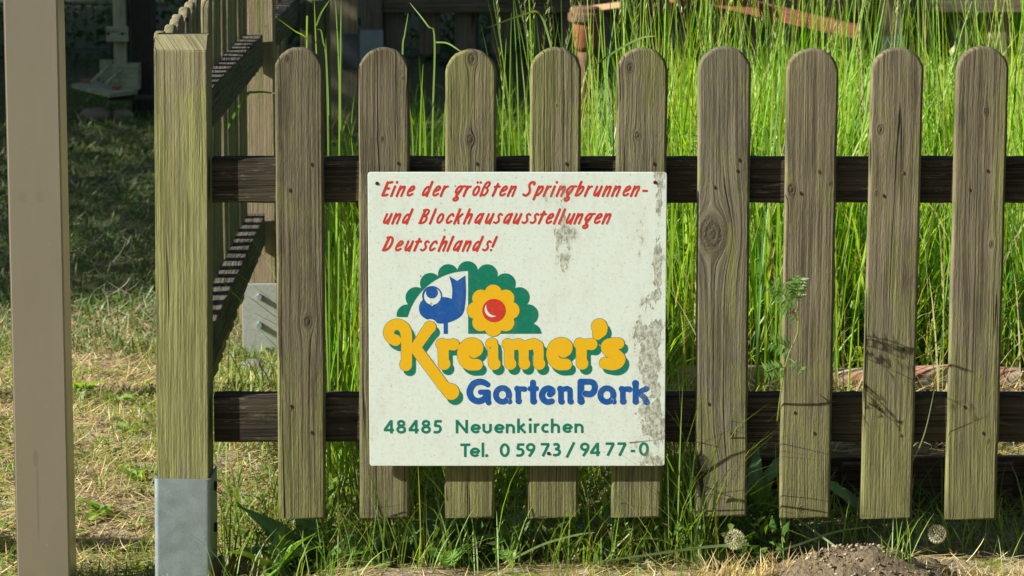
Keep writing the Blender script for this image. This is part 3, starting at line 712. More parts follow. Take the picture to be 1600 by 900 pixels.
def green(txt, xs, base, xh=15.0):
    for ch, x in zip(txt, xs):
        sc = {'N': 1.4, 'T': 1.32, '/': 1.45, 'c': 1.02, 'l': 1.0, 'i': 1.0, '-': 1.15, 'k': 1.2, '4': 1.16, '8': 1.12, '9': 1.14, '3': 1.16, '0': 1.14, '5': 1.14, '7': 1.14}.get(ch, 1.14)
        x = x-0.02*xh if sc > 1.1 else x
        for st in GR[ch]:
            if st == 'dot': fg.disc(x+0.13*xh, base-1.40*xh, 2.5); continue
            if st == 'dot0': fg.disc(x+0.16*xh, base-0.15*xh, 2.5); continue
            fg.path([(x+p[0]*xh*sc, base-p[1]*xh) for p in st], TQ*xh, butt=True)
zz_ = lambda L, o=580: [o+v/6.667 for v in L]
green('48485', zz_([124, 252, 384, 512, 636]), 676.4)
green('Neuen', zz_([873, 1032, 1157, 1280, 1402]), 676.2); green('kirchen', zz_([53, 177, 228, 305, 407, 527, 654], 800), 675.6)
green('Tel.', zz_([927, 1024, 1148, 1187]), 713.6); green('0', zz_([1335]), 713.4, 15.0); green('5', zz_([35], 800), 713.2)
green('9', zz_([145], 800), 713.0); green('73', zz_([296, 420], 800), 712.6); green('/', zz_([572], 800), 712.4)
green('94', zz_([712, 818], 800), 712.2); green('77', zz_([976, 1100], 800), 711.8); green('-', zz_([1244], 800), 711.6); green('0', zz_([1327], 800), 711.6)
prt('green_lettering', fg, M_sgreen, 0.0002)

# --- big rounded letters (yellow with a green outline and drop shadow)
def T2(x, y, r=None): q = (580+x/5.625, 480+y/5.625); return q if r is None else q+(r/5.625,)
def T3(x, y, r=None): q = (780+x/5.623, 480+y/5.623); return q if r is None else q+(r/5.623,)
fy = Field(588, 484, 990, 640)
def big(T, pts, cv=True):
    pts = [T(*p) for p in pts]; fy.path(curve(pts, 6) if cv and len(pts) > 2 else pts, 1)
big(T2, [(213, 280, 50), (175, 262, 46), (153, 215, 47), (175, 162, 48), (232, 140, 48), (285, 168, 50), (308, 225, 50), (310, 300, 48)])
big(T2, [(310, 260, 48), (310, 498, 47)], 0); big(T2, [(303, 490, 54), (303, 496, 54)], 0)
big(T2, [(516, 164, 53), (495, 190, 50), (395, 335, 46)], 0)
big(T2, [(400, 365, 50), (640, 690, 50)], 0); big(T2, [(698, 732, 70), (702, 736, 70)], 0); big(T2, [(640, 690, 50), (672, 712, 58)], 0)
def rr_(T, dx, dy=0):
    big(T, [(620+dx, 315+dy, 53), (632+dx, 335+dy, 48), (636+dx, 480+dy, 47)], 0); big(T, [(640+dx, 486+dy, 54), (641+dx, 487+dy, 54)], 0)
    big(T, [(650+dx, 322+dy, 48), (700+dx, 318+dy, 48), (722+dx, 318+dy, 52)], 0)
def ee_(T, dx, dy=0):
    big(T, [(905+dx, 386+dy, 50), (930+dx, 368+dy, 50), (934+dx, 338+dy, 51), (912+dx, 316+dy, 53), (868+dx, 312+dy, 53), (826+dx, 340+dy, 53), (807+dx, 400+dy, 52), (824+dx, 460+dy, 53), (868+dx, 492+dy, 53), (930+dx, 495+dy, 50)])
rr_(T2, 0); ee_(T2, 0)
big(T2, [(1060, 313, 54), (1070, 335, 46), (1073, 480, 45)], 0); big(T2, [(1083, 488, 53), (1084, 489, 53)], 0)
for p in ([(75, 315, 51), (88, 345, 45), (88, 480, 44)], [(100, 330, 44), (172, 311, 47), (208, 330, 48), (216, 380, 44), (216, 480, 44)], [(230, 330, 44), (305, 309, 47), (338, 330, 50), (348, 380, 44), (348, 480, 44)]): big(T3, p, 0)
for p in ((99, 488, 51), (222, 488, 50), (353, 488, 52)): big(T3, [p, (p[0]+1, p[1], p[2])], 0)
ee_(T3, -340, -2); rr_(T3, 90, -3)
big(T3, [(880, 160, 70), (888, 172, 66), (892, 195, 58), (866, 230, 46)], 0)
big(T3, [(1050, 308, 50), (1000, 309, 50), (955, 322, 52), (947, 352, 50), (975, 382, 50), (1025, 405, 50), (1058, 440, 52), (1044, 474, 54), (1000, 491, 53), (932, 481, 51)])
fy.D[:] = fy.D
prt('yellow_lettering', fy, M_syel, 0.0005)
sh = Field(588, 484, 1000, 650); ox, oy = 5.4, 8.2
def shift_min(dst, src, dx, dy, grow):
    i = int(round(dx/src.st)); j = int(round(dy/src.st)); n = min(src.nx, dst.nx-i); m = min(src.ny, dst.ny-j)
    dst.D[i:i+n, j:j+m] = np.minimum(dst.D[i:i+n, j:j+m], src.D[:n, :m]-grow)
for t in (0, 0.5, 1.0): shift_min(sh, fy, ox*t, oy*t, 0.7 if t == 0 else 0.0 if t == 1.0 else -2.2)
prt('green_letter_shadow', sh, M_sgreen, 0.00035)

# --- blue rounded letters
def T5(x, y, r=None): q = (720+x/10, 580+y/10); return q if r is None else q+(r/10,)
def T6(x, y, r=None): q = (870+x/10, 580+y/10); return q if r is None else q+(r/10,)
fb = Field(726, 586, 1020, 636)
def bl(T, pts, cv=True): pts = [T(*p) for p in pts]; fb.path(curve(pts, 6) if cv and len(pts) > 2 else pts, 1)
bl(T5, [(420, 195, 42), (360, 160, 48), (280, 150, 51), (190, 190, 52), (137, 300, 52), (170, 405, 52), (260, 455, 51), (350, 430, 50), (425, 380, 40)])
bl(T5, [(308, 312, 42), (425, 312, 42)], 0); bl(T5, [(422, 315, 44), (428, 470, 42), (432, 475, 46)], 0); bl(T5, [(420, 330, 40), (350, 425, 42)], 0)
def aa(T, dx, dy=0):
    pts = [T(650+dx+103*math.cos(R(a)), 355+dy+108*math.sin(R(a)), 46) for a in range(0, 361, 15)]; fb.path(pts, 1)
    bl(T, [(745+dx, 320+dy, 44), (750+dx, 440+dy, 40), (762+dx, 462+dy, 42)], 0)
aa(T5, 0); 
bl(T5, [(880, 258, 47), (896, 285, 44), (900, 450, 43)], 0); bl(T5, [(904, 452, 51), (905, 453, 51)], 0); bl(T5, [(910, 265, 44), (960, 260, 40), (995, 264, 44)], 0)
bl(T5, [(1128, 160, 46), (1130, 260, 46), (1132, 455, 47)], 0); bl(T5, [(1139, 455, 54), (1140, 456, 54)], 0); bl(T5, [(1085, 258, 42), (1178, 256, 42)], 0)
bl(T5, [(1395, 345, 50), (1430, 318, 48), (1425, 275, 48), (1365, 252, 48), (1300, 285, 49), (1270, 360, 49), (1295, 430, 49), (1355, 467, 48), (1424, 455, 46)])
bl(T6, [(55, 260, 50), (66, 290, 45), (68, 455, 45)], 0); bl(T6, [(77, 462, 49), (78, 462, 49)], 0); bl(T6, [(85, 270, 42), (165, 254, 42), (205, 275, 45), (211, 330, 42), (211, 455, 43)], 0); bl(T6, [(222, 462, 47), (223, 462, 47)], 0)
bl(T6, [(378, 152, 53), (378, 455, 53)], 0); bl(T6, [(385, 458, 55), (386, 458, 55)], 0); bl(T6, [(378, 150, 50), (515, 147, 47)], 0)
bl(T6, [(510, 147, 47), (570, 165, 48), (598, 225, 48), (582, 300, 49), (530, 343, 50), (452, 338, 50)])
aa(T6, 138, 3)
bl(T6, [(1020, 262, 48), (1036, 290, 44), (1040, 455, 44)], 0); bl(T6, [(1044, 458, 53), (1045, 458, 53)], 0); bl(T6, [(1050, 270, 44), (1100, 262, 42), (1138, 268, 49)], 0)
bl(T6, [(1235, 175, 55), (1238, 230, 46), (1238, 455, 47)], 0); bl(T6, [(1240, 460, 52), (1241, 460, 52)], 0); bl(T6, [(1262, 345, 42), (1330, 290, 40), (1405, 260, 44)], 0); bl(T6, [(1310, 345, 42), (1375, 400, 44), (1412, 472, 48)])
def cut(T, pts, r=0.35):
    k = Field(726, 586, 1020, 636); k.path(curve([T(*p) for p in pts], 6), r); fb.D = np.maximum(fb.D, -k.D)
cut(T5, [(715, 403), (742, 415), (750, 445), (735, 490)]); cut(T6, [(853, 415), (882, 425), (890, 455), (872, 498)]); cut(T6, [(440, 285), (408, 305), (396, 335), (410, 370), (440, 395)])
prt('blue_lettering', fb, M_sblue, 0.0002)

# --- emblem
def E(x, y): return (580+x/5.333, 390+y/5.333)
def fe(): return Field(612, 400, 852, 528)
q = 5.333
g = fe(); big_ = 60
def disc(f, x, y, r): f.disc(*E(x, y), r/q)
for x, y, r in ((805, 172, 85), (643, 197, 85), (495, 272, 87), (375, 390, 88), (300, 535, 88)): disc(g, x, y, r)
X, Y = np.meshgrid(g.X, g.Y, indexing='ij')
def rel(f=g): return (X-580)*q, (Y-390)*q
ex, ey = rel()
R0 = np.hypot(ex-806, ey-690)
left = np.maximum(np.minimum(g.D, (R0-540)/q), np.maximum(-(R0-521)/q, np.maximum((ex-807)/q, (ey-552)/q)))
g2 = fe()
for x, y, r in ((805, 172, 85), (968, 199, 86), (1118, 274, 86), (1235, 388, 85), (1306, 532, 87), (1330, 692, 88)): disc(g2, x, y, r)
right = np.maximum(np.minimum(g2.D, (R0-530)/q), np.maximum(-(ex-808)/q, (ey-691)/q))
fl = fe()
for k in range(8): disc(fl, 1018+146*math.sin(R(45*k)), 497-143*math.cos(R(45*k)), 72)
disc(fl, 1018, 497, 150)
ky = Field(612, 400, 852, 528)                       # the K, for the white margin round it
for p in (((213, 280, 50), (175, 262, 46), (153, 215, 47), (175, 162, 48), (232, 140, 48), (285, 168, 50), (308, 225, 50), (310, 300, 48)), ((516, 164, 53), (495, 190, 50), (395, 335, 46))): ky.path(curve([T2(*v) for v in p], 6), 1)
green_e = fe(); green_e.D = np.maximum(np.minimum(left, right), -(ky.D-3.2))
green_e.D = np.minimum(green_e.D, fl.D-0.8)
prt('green_scalloped_bush', green_e, M_sgreen, 0.0002)
hub = fe(); disc(hub, 1023, 497, 97); cr_ = fe(); disc(cr_, 1010, 488, 64); cr2 = fe(); disc(cr2, 1040, 462, 80)
crescent = np.maximum(cr_.D, -cr2.D)
prt('yellow_flower', fl, M_syel, 0.0004); prt('red_flower_heart', hub, M_sred, 0.0006)
cf = fe(); cf.D = crescent; prt('white_highlight', cf, M_white, 0.0008)
# bird: signed distance of a polygon
def poly_sdf(f, pts):
    P_ = [E(*p) for p in pts]; d = np.full(X.shape, 1e9); ins = np.zeros(X.shape, bool)
    for i in range(len(P_)):
        a, b = P_[i], P_[(i+1) % len(P_)]; dx, dy = b[0]-a[0], b[1]-a[1]
        t = np.clip(((X-a[0])*dx+(Y-a[1])*dy)/(dx*dx+dy*dy+1e-9), 0, 1); d = np.minimum(d, np.hypot(X-a[0]-t*dx, Y-a[1]-t*dy))
        cnd = ((a[1] > Y) != (b[1] > Y)) & (X < (b[0]-a[0])*(Y-a[1])/((b[1]-a[1]) or 1e-9)+a[0]); ins ^= cnd
    return np.where(ins, -d, d)
body = [(650, 211), (718, 251), (785, 205)]+curve([(785, 205), (790, 340), (782, 450), (765, 520), (720, 565), (640, 598), (560, 605), (470, 575), (415, 535), (398, 480), (408, 435), (432, 405)], 5)[1:]+[(480, 400), (560, 390)]+curve([(590, 384), (635, 388), (672, 400)], 4)+curve([(672, 400), (676, 330), (668, 270), (650, 211)], 5)[1:-1]
bd = poly_sdf(None, body); hd = fe(); disc(hd, 508, 376, 83); wi = fe(); disc(wi, 510, 378, 71)
beak = poly_sdf(None, [(470, 430), (508, 460), (552, 425), (510, 400)]); eye = fe(); disc(eye, 506, 348, 49)
leg = np.maximum(np.maximum((603-ex)/q, (ex-638)/q), np.maximum((580-ey)/q, (ey-692)/q))
bird = np.minimum(np.minimum(bd, hd.D), leg); bird = np.maximum(bird, -np.minimum(wi.D, beak)); bird = np.minimum(bird, eye.D); bird = np.maximum(bird, -(ky.D-3.2))
bf = fe(); bf.D = bird; prt('blue_bird', bf, M_sblue, 0.0002)
# screws through the panel
for px, py in ((590.5, 286), (1022, 284.5), (857.5, 708)):
    bm = bmesh.new(); bmesh.ops.create_cone(bm, cap_ends=True, segments=14, radius1=0.0031, radius2=0.0024, depth=0.0008)
    bmesh.ops.rotate(bm, verts=bm.verts, cent=(0, 0, 0), matrix=Matrix.Rotation(R(90), 3, 'X'))
    link('screw', bm_mesh('screw', bm, M_hole), sign, SX(px, py, -0.0006))
# ---------------------------------------------------------------- tall grass behind the fence (stuff)
GC = [(0.20, 0.41, 0.014), (0.28, 0.48, 0.018), (0.24, 0.45, 0.016), (0.13, 0.31, 0.014), (0.17, 0.38, 0.02), (0.38, 0.54, 0.05), (0.10, 0.25, 0.02), (0.05, 0.15, 0.012), (0.30, 0.50, 0.03), (0.48, 0.44, 0.17)]
def grass_mass(n, y0, y1, p0, p1, h0, h1, w0, w1, cols=GC, curl=(0.1, 1.2), lean=0.12, g=None, power=1.0, segs=5, pc=None):
    xy = frust(n, y0, y1, p0, p1, power); x, y = xy[:, 0], xy[:, 1]
    cl = vnoise(x, y, 3.0, 11); h = (h0+(h1-h0)*rng.random(n))*(0.75+0.5*cl)
    pos = np.stack([x, y, gz(x, y)-0.01], 1)
    g.blades(pos, h, rng.uniform(w0, w1, n), rng.uniform(0, 2*np.pi, n), np.abs(rng.normal(0, lean, n)), rng.uniform(curl[0], curl[1], n), pick(cols, n, pc), segs)
g = Green()
# right: dense tall meadow, thinner towards the left
grass_mass(2500, 1.20, 2.3, 1030, 1700, 0.32, 0.72, 0.004, 0.0085, g=g, curl=(0.02, 1.0), lean=0.12)
grass_mass(90, 0.75, 1.2, 1030, 1330, 0.30, 0.85, 0.003, 0.006, g=g, curl=(0.02, 0.5), lean=0.08)
grass_mass(250, 1.1, 2.6, 1030, 1700, 0.74, 1.0, 0.003, 0.0055, g=g, curl=(0.02, 0.35), lean=0.06)
grass_mass(1300, 1.15, 2.4, 1030, 1700, 0.20, 0.55, 0.004, 0.009, g=g, curl=(0.3, 1.8), lean=0.45)
grass_mass(70, 0.6, 1.6, 505, 800, 0.5, 0.76, 0.003, 0.005, g=g, curl=(0.02, 0.4), lean=0.07)
grass_mass(160, 0.6, 2.2, 505, 820, 0.3, 0.62, 0.003, 0.005, g=g, curl=(0.3, 1.5), lean=0.3)
grass_mass(2200, 2.3, 4.2, 1000, 1700, 0.2, 0.50, 0.005, 0.009, g=g, curl=(0.02, 0.8), lean=0.12)
grass_mass(1500, 4.2, 7.6, 960, 1700, 0.10, 0.26, 0.005, 0.009, g=g, curl=(0.1, 0.9), lean=0.12)
grass_mass(1000, 1.40, 3.0, 800, 1060, 0.36, 0.66, 0.0035, 0.006, g=g, curl=(0.05, 0.6), lean=0.10)
grass_mass(90, 0.9, 2.8, 800, 1060, 0.70, 0.95, 0.0032, 0.0055, g=g, curl=(0.02, 0.35), lean=0.06)
grass_mass(360, 0.55, 2.2, 640, 800, 0.3, 0.62, 0.0035, 0.006, g=g, curl=(0.05, 0.7), lean=0.12)
grass_mass(380, 0.55, 2.2, 500, 660, 0.25, 0.60, 0.0035, 0.006, g=g, curl=(0.05, 0.7), lean=0.12)
grass_mass(1100, 2.4, 6.5, 500, 900, 0.14, 0.36, 0.005, 0.008, g=g, curl=(0.2, 1.3), lean=0.2)
# short undergrowth
grass_mass(1500, 0.5, 1.2, 500, 1040, 0.1, 0.3, 0.003, 0.007, g=g, curl=(0.3, 1.6), lean=0.3)
grass_mass(6000, 1.15, 4.5, 500, 1700, 0.12, 0.36, 0.003, 0.007, g=g, curl=(0.3, 1.6), lean=0.3, power=1.3)
grass_mass(1300, 0.45, 5, 700, 1700, 0.1, 0.5, 0.002, 0.004, cols=[(0.45, 0.36, 0.17), (0.5, 0.42, 0.24)], g=g, curl=(0.3, 1.5), lean=0.5)
# beyond the far fence
grass_mass(2600, 8.6, 10.8, 900, 1700, 0.1, 0.5, 0.006, 0.012, g=g, curl=(0.2, 1.0))
tall = g.obj('tall_grass', M_leaf); tag(tall, 'tall bright green meadow grass filling the plot behind the fence', 'grass', kind='stuff')

# flowering stalks: stems with narrow spikes
g = Green(); n = 130
xy = np.concatenate([frust(92, 0.9, 3.0, 1040, 1620), frust(38, 0.8, 2.5, 800, 1060)]); x, y = xy[:, 0], xy[:, 1]
h = rng.uniform(0.72, 1.06, n); az = rng.uniform(0, 6.28, n); ln = rng.uniform(0.01, 0.09, n); cu = rng.uniform(0.02, 0.28, n); pos = np.stack([x, y, gz(x, y)], 1)
cst = pick([(0.26, 0.40, 0.07), (0.34, 0.44, 0.12), (0.18, 0.33, 0.05)], n)
tips = g.blades(pos, h, 0.0028, az, ln, cu, cst, 8, twist=rng.uniform(-1.5, 1.5, n), base=1.0)
for k in range(16):                                     # spikelets up both sides of each ear
    t = k/16*0.17; ph = (ln+cu)
    p = tips-np.stack([np.sin(ph)*np.cos(az), np.sin(ph)*np.sin(az), np.cos(ph)], 1)*t
    sdn = (1 if k % 2 else -1); a2 = az+np.pi/2*sdn+rng.uniform(-0.6, 0.6, n)
    g.blades(p, rng.uniform(0.012, 0.018, n), 0.0032, a2, np.full(n, 0.35), np.full(n, 0.1), pick([(0.26, 0.32, 0.08), (0.34, 0.33, 0.12)], n), 2)
tag(g.obj('grass_ears', M_leaf), 'thin grass stalks with narrow pale seed ears above the meadow', 'grass', kind='stuff')

# ---------------------------------------------------------------- leafy undergrowth at the foot (stuff)
def herb(n, y0, y1, p0, p1, z0, z1, L0, L1, cols, g, ratio=0.45, tilt=0.7, power=1.0):
    xy = frust(n, y0, y1, p0, p1, power); x, y = xy[:, 0], xy[:, 1]
    pos = np.stack([x, y, gz(x, y)+rng.uniform(z0, z1, n)], 1); az = rng.uniform(0, 6.28, n); el = rng.normal(0.2, tilt, n)
    d = np.stack([np.cos(az)*np.cos(el), np.sin(az)*np.cos(el), np.sin(el)], 1); up = np.tile([0, 0, 1.0], (n, 1))+rng.normal(0, 0.3, (n, 3))
    L = rng.uniform(L0, L1, n); g.leaves(pos, d, up, L, L*ratio, pick(cols, n))
g = Green(); HC = [(0.10, 0.22, 0.03), (0.16, 0.30, 0.05), (0.07, 0.16, 0.03), (0.22, 0.33, 0.08)]
herb(3200, 1.16, 2.2, 1040, 1230, 0.02, 0.50, 0.012, 0.032, HC, g, 0.3)
herb(1800, 1.15, 2.4, 1230, 1650, 0.02, 0.22, 0.012, 0.03, HC, g, 0.35)
herb(3000, 2.6, 5.0, 1260, 1650, 0.02, 0.38, 0.02, 0.045, [(0.30, 0.42, 0.10), (0.22, 0.36, 0.07), (0.4, 0.44, 0.16)], g, 0.55)
herb(1400, 0.05, 1.2, 500, 1040, 0.0, 0.12, 0.012, 0.035, HC, g, 0.4)
herb(1100, 1.2, 6, 520, 800, 0.0, 0.18, 0.02, 0.045, HC, g, 0.4)
herb(2400, -0.02, 0.38, 360, 1060, 0.0, 0.08, 0.009, 0.024, [(0.09, 0.19, 0.03), (0.06, 0.13, 0.02), (0.16, 0.25, 0.05), (0.2, 0.2, 0.07)], g, 0.32)
herb(500, 0.0, 0.3, 1060, 1240, 0.0, 0.08, 0.015, 0.035, HC, g, 0.4)
tag(g.obj('low_weeds', M_leaf), 'small leaved weeds and vetch tangled through the grass', 'weeds', kind='stuff')

# ---------------------------------------------------------------- ground litter and short lawn (stuff)
g = Green(); SC_ = [(0.62, 0.49, 0.24), (0.74, 0.61, 0.34), (0.46, 0.34, 0.16), (0.30, 0.21, 0.10)]
def litter(n, y0, y1, p0, p1, L0=0.02, L1=0.09, cols=SC_, w0=0.0012, w1=0.0028, zz=0.012):
    xy = frust(n, y0, y1, p0, p1); x, y = xy[:, 0], xy[:, 1]; pos = np.stack([x, y, gz(x, y)+rng.uniform(0.0, zz, n)], 1)
    g.blades(pos, rng.uniform(L0, L1, n), rng.uniform(w0, w1, n), rng.uniform(0, 6.28, n), rng.uniform(1.25, 1.6, n), rng.normal(0, 0.4, n), pick(cols, n), 3, twist=rng.uniform(-0.5, 0.5, n), base=0.9)
litter(15000, -0.35, 3.0, -40, 560, w1=0.0026)
litter(7500, 2.4, 8.0, -40, 430, 0.04, 0.14, cols=[(0.30, 0.29, 0.18), (0.42, 0.38, 0.24), (0.17, 0.20, 0.10)], w0=0.002, w1=0.005)
litter(1300, -0.2, 0.9, 420, 1090)
litter(1900, -0.2, 0.9, 1090, 1700)
litter(2600, 0.40, 1.05, 1040, 1640, 0.03, 0.12, zz=0.03)
tag(g.obj('straw_litter', M_dry), 'dry cut straw and grass clippings scattered over the ground', 'straw', kind='stuff')
g = Green()
def shortg(n, y0, y1, p0, p1, h0, h1, cols, w0=0.0018, w1=0.004, thr=None, curl=(0.2, 1.4)):
    xy = frust(n, y0, y1, p0, p1); x, y = xy[:, 0], xy[:, 1]
    if thr is not None: k = vnoise(x, y, 6, 31) > thr; x, y = x[k], y[k]
    n = len(x); pos = np.stack([x, y, gz(x, y)-0.003], 1)
    g.blades(pos, rng.uniform(h0, h1, n), rng.uniform(w0, w1, n), rng.uniform(0, 6.28, n), np.abs(rng.normal(0, 0.35, n)), rng.uniform(*curl, n), pick(cols, n), 4)
LC = [(0.16, 0.28, 0.04), (0.22, 0.34, 0.06), (0.30, 0.36, 0.10), (0.10, 0.2, 0.03)]
shortg(9000, -0.3, 2.6, -40, 560, 0.012, 0.05, LC, thr=0.50)
shortg(700, -0.2, 2.0, 330, 560, 0.04, 0.16, LC)
shortg(14000, 2.3, 8.5, -40, 430, 0.02, 0.055, [(0.08, 0.16, 0.04), (0.12, 0.2, 0.05), (0.16, 0.22, 0.08)], 0.003, 0.007)
shortg(2300, 0.0, 1.2, 480, 1040, 0.05, 0.24, LC+[(0.3, 0.3, 0.1)])
shortg(700, 0.05, 0.38, 1040, 1700, 0.03, 0.16, LC)
shortg(260, -0.02, 0.3, 1040, 1130, 0.2, 0.4, LC)
tag(g.obj('short_grass', M_leaf), 'short patchy lawn grass on the trodden ground and under the fence', 'grass', kind='stuff')
g = Green()                                          # small clover-like and chickweed patches
def patch(n, y0, y1, p0, p1, thr, L0, L1, cols):
    xy = frust(n, y0, y1, p0, p1); x, y = xy[:, 0], xy[:, 1]; k = vnoise(x, y, 7, 77) > thr; x, y = x[k], y[k]; n = len(x)
    pos = np.stack([x, y, gz(x, y)+rng.uniform(0.002, 0.02, n)], 1); az = rng.uniform(0, 6.28, n); el = rng.uniform(0.0, 0.7, n)
    d = np.stack([np.cos(az)*np.cos(el), np.sin(az)*np.cos(el), np.sin(el)], 1); up = np.tile([0, 0, 1.0], (n, 1)); L = rng.uniform(L0, L1, n)
    g.leaves(pos, d, up, L, L*0.6, pick(cols, n))
patch(12000, -0.3, 2.6, -40, 560, 0.50, 0.008, 0.018, [(0.14, 0.26, 0.04), (0.2, 0.32, 0.06), (0.26, 0.34, 0.10), (0.22, 0.18, 0.06)])
patch(2600, 2.6, 8.5, -40, 430, 0.5, 0.02, 0.04, [(0.07, 0.15, 0.04), (0.1, 0.2, 0.05)])
tag(g.obj('ground_cover', M_leaf), 'tiny leaved ground cover between straw on the sunny strip', 'weeds', kind='stuff')
# gravel chips
g = Green(); n = 1100; xy = np.concatenate([frust(900, -0.3, 3.0, -40, 560), frust(200, 0.4, 1.0, 1040, 1650)]); x, y = xy[:, 0], xy[:, 1]; s = rng.uniform(0.002, 0.006, n)
oc = np.array([(1, 0, 0), (0, 1, 0), (-1, 0, 0), (0, -1, 0), (0, 0, 0.7), (0, 0, -0.7)], float)
V = oc[None]*s[:, None, None]*rng.uniform(0.6, 1.3, (n, 6, 1)); a = rng.uniform(0, 6.28, n); c_, s_ = np.cos(a)[:, None], np.sin(a)[:, None]
V = np.stack([V[..., 0]*c_-V[..., 1]*s_, V[..., 0]*s_+V[..., 1]*c_, V[..., 2]], -1)+np.stack([x, y, gz(x, y)+s*0.3], 1)[:, None, :]
tri = np.array([(0, 1, 4, 4), (1, 2, 4, 4), (2, 3, 4, 4), (3, 0, 4, 4)])
tri = np.array([(0, 1, 4), (1, 2, 4), (2, 3, 4), (3, 0, 4), (1, 0, 5), (2, 1, 5), (3, 2, 5), (0, 3, 5)])
Fq = (np.arange(n)*6)[:, None, None]+tri[None]
M_peb = leafmat('pebble', 0.0, 0.6, 0.02)
tag(link('gravel', mesh('gravel', V.reshape(-1, 3), Fq.reshape(-1, 3), M_peb, col=np.repeat(pick([(0.20, 0.18, 0.15), (0.14, 0.12, 0.10), (0.28, 0.24, 0.18)], n)[:, None, :], 6, 1).reshape(-1, 3))), 'small grey gravel chips lying among the straw', 'gravel', kind='stuff')

# ---------------------------------------------------------------- individual plants
def leaf_mesh(name, L, W, mat, colr, bend=0.8, fold=0.25, serr=0.0, shape='lance', n=9, wav=0.0, seed=0):
    """blade from the origin along +X, arching down; midrib along the centre"""
    rg = random.Random(seed); V = []; C = []; a = 0.0; x = z = 0.0; st = L/n
    for i in range(n+1):
        t = i/n
        pr = {'lance': math.sin(math.pi*min(1, t**0.8))**0.85, 'broad': math.sin(math.pi*min(1, t**0.62))**0.7, 'round': math.sin(math.pi*t)**0.5}[shape]
        hw = max(0.0015*W/0.03, W/2*pr); hw *= 1+(serr*(1 if i % 2 else -1) if 0 < i < n else 0)
        wv = wav*math.sin(t*9+seed)
        for s_ in (-1, -0.5, 0, 0.5, 1):
            V.append((x+(serr*-W*0.3 if abs(s_) == 1 else 0), s_*hw, z+abs(s_)*hw*fold*2+(wv*s_*hw*2)))
            k = (1.18 if s_ == 0 else 1.0)*rg.uniform(0.92, 1.08); C.append([c*k for c in colr])
        x += math.cos(a)*st; z += math.sin(a)*st; a -= bend/n
    Fc = np.array([(i*5+k, i*5+k+1, i*5+k+6, i*5+k+5) for i in range(n) for k in range(4)])
    return mesh(name, V, Fc, mat, True, col=np.array(C))
def plant(name, pos, label, cat, leaves, mat=None, group=None, stem=None):
    """leaves: (azimuth deg, elevation deg, length, width, colour, shape, serration, height on the stem)"""
    mat = mat or M_leaf; r_ = empty(name, pos, label, cat, group)
    if stem:
        V, Fc = tube(stem, [0.003*(1-0.6*i/len(stem)) for i in range(len(stem))], 6); me = mesh('stem', V, Fc, M_leaf, True, col=np.tile(np.array([(0.2, 0.26, 0.07)]), (len(V), 1))); link('stem', me, r_)
    for i, (az, el, L, W, c, shp, ser, zz) in enumerate(leaves):
        me = leaf_mesh('leaf', L, W, mat, c, seed=i, serr=ser, shape=shp, bend=random.uniform(0.5, 1.3), wav=0.12)
        link('leaf', me, r_, (0, 0, zz), (random.uniform(-0.5, 0.5), -R(el), R(az)))
    return r_
D1 = (0.14, 0.28, 0.035); D2 = (0.22, 0.38, 0.05); D3 = (0.075, 0.17, 0.03)
def on(px, py, Y): p = at(px, py, Y); return (float(p[0]), Y, float(gz(p[0], Y)))
plant('dock_plant', on(478, 900, 0.10), 'broad leaved dock plant at the foot of the first picket right of the corner post', 'weed',
      [(185, 58, 0.17, 0.05, D1, 'broad', 0, 0), (150, 50, 0.16, 0.045, D2, 'broad', 0, 0), (215, 40, 0.14, 0.05, D1, 'broad', 0, 0), (20, 35, 0.13, 0.045, D2, 'broad', 0, 0), (-20, 60, 0.15, 0.04, D3, 'lance', 0, 0), (90, 65, 0.15, 0.045, D1, 'broad', 0, 0), (250, 25, 0.12, 0.06, D3, 'broad', 0, 0), (-60, 20, 0.12, 0.055, D3, 'broad', 0, 0)], M_shadeleaf)
plant('broad_weed', on(700, 900, 0.06), 'dark round leaved weed low under the lower left of the sign', 'weed',
      [(180, 20, 0.11, 0.075, D3, 'round', 0.04, 0.02), (0, 25, 0.10, 0.07, D3, 'round', 0.04, 0.02), (270, 10, 0.08, 0.07, D1, 'round', 0.04, 0.02), (60, 40, 0.09, 0.06, D1, 'round', 0, 0.03), (120, 45, 0.09, 0.06, D3, 'round', 0, 0.03)], M_shadeleaf)
plant('broad_weed', on(590, 900, 0.05), 'low dark green weed between the first two pickets left of the sign corner', 'weed',
      [(200, 20, 0.10, 0.06, D3, 'broad', 0.05, 0.02), (-10, 30, 0.11, 0.06, D3, 'broad', 0.05, 0.02), (270, 5, 0.09, 0.06, D1, 'broad', 0.05, 0.01), (45, 35, 0.10, 0.055, D2, 'broad', 0, 0.02)], M_shadeleaf)
plant('broad_weed', on(430, 900, 0.03), 'bushy green weed at the ground between the zinc post shoe and the first picket', 'weed', [(190, 55, 0.11, 0.04, D2, 'broad', 0, 0.01), (150, 40, 0.1, 0.035, D1, 'broad', 0, 0.01), (20, 45, 0.10, 0.035, D2, 'broad', 0, 0.02), (-30, 65, 0.12, 0.035, D1, 'broad', 0, 0.01), (260, 40, 0.09, 0.04, D1, 'broad', 0, 0.01), (90, 70, 0.12, 0.035, D2, 'broad', 0, 0)], M_shadeleaf)
plant('broad_weed', on(790, 900, 0.08), 'low broad leaved weed under the middle of the sign', 'weed', [(200, 35, 0.09, 0.05, D1, 'broad', 0.05, 0.02), (-10, 35, 0.1, 0.05, D3, 'broad', 0.05, 0.02), (270, 15, 0.08, 0.05, D1, 'broad', 0.05, 0.02), (60, 55, 0.09, 0.045, D2, 'broad', 0, 0.02)], M_shadeleaf)
p = on(1186, 850, 0.16)
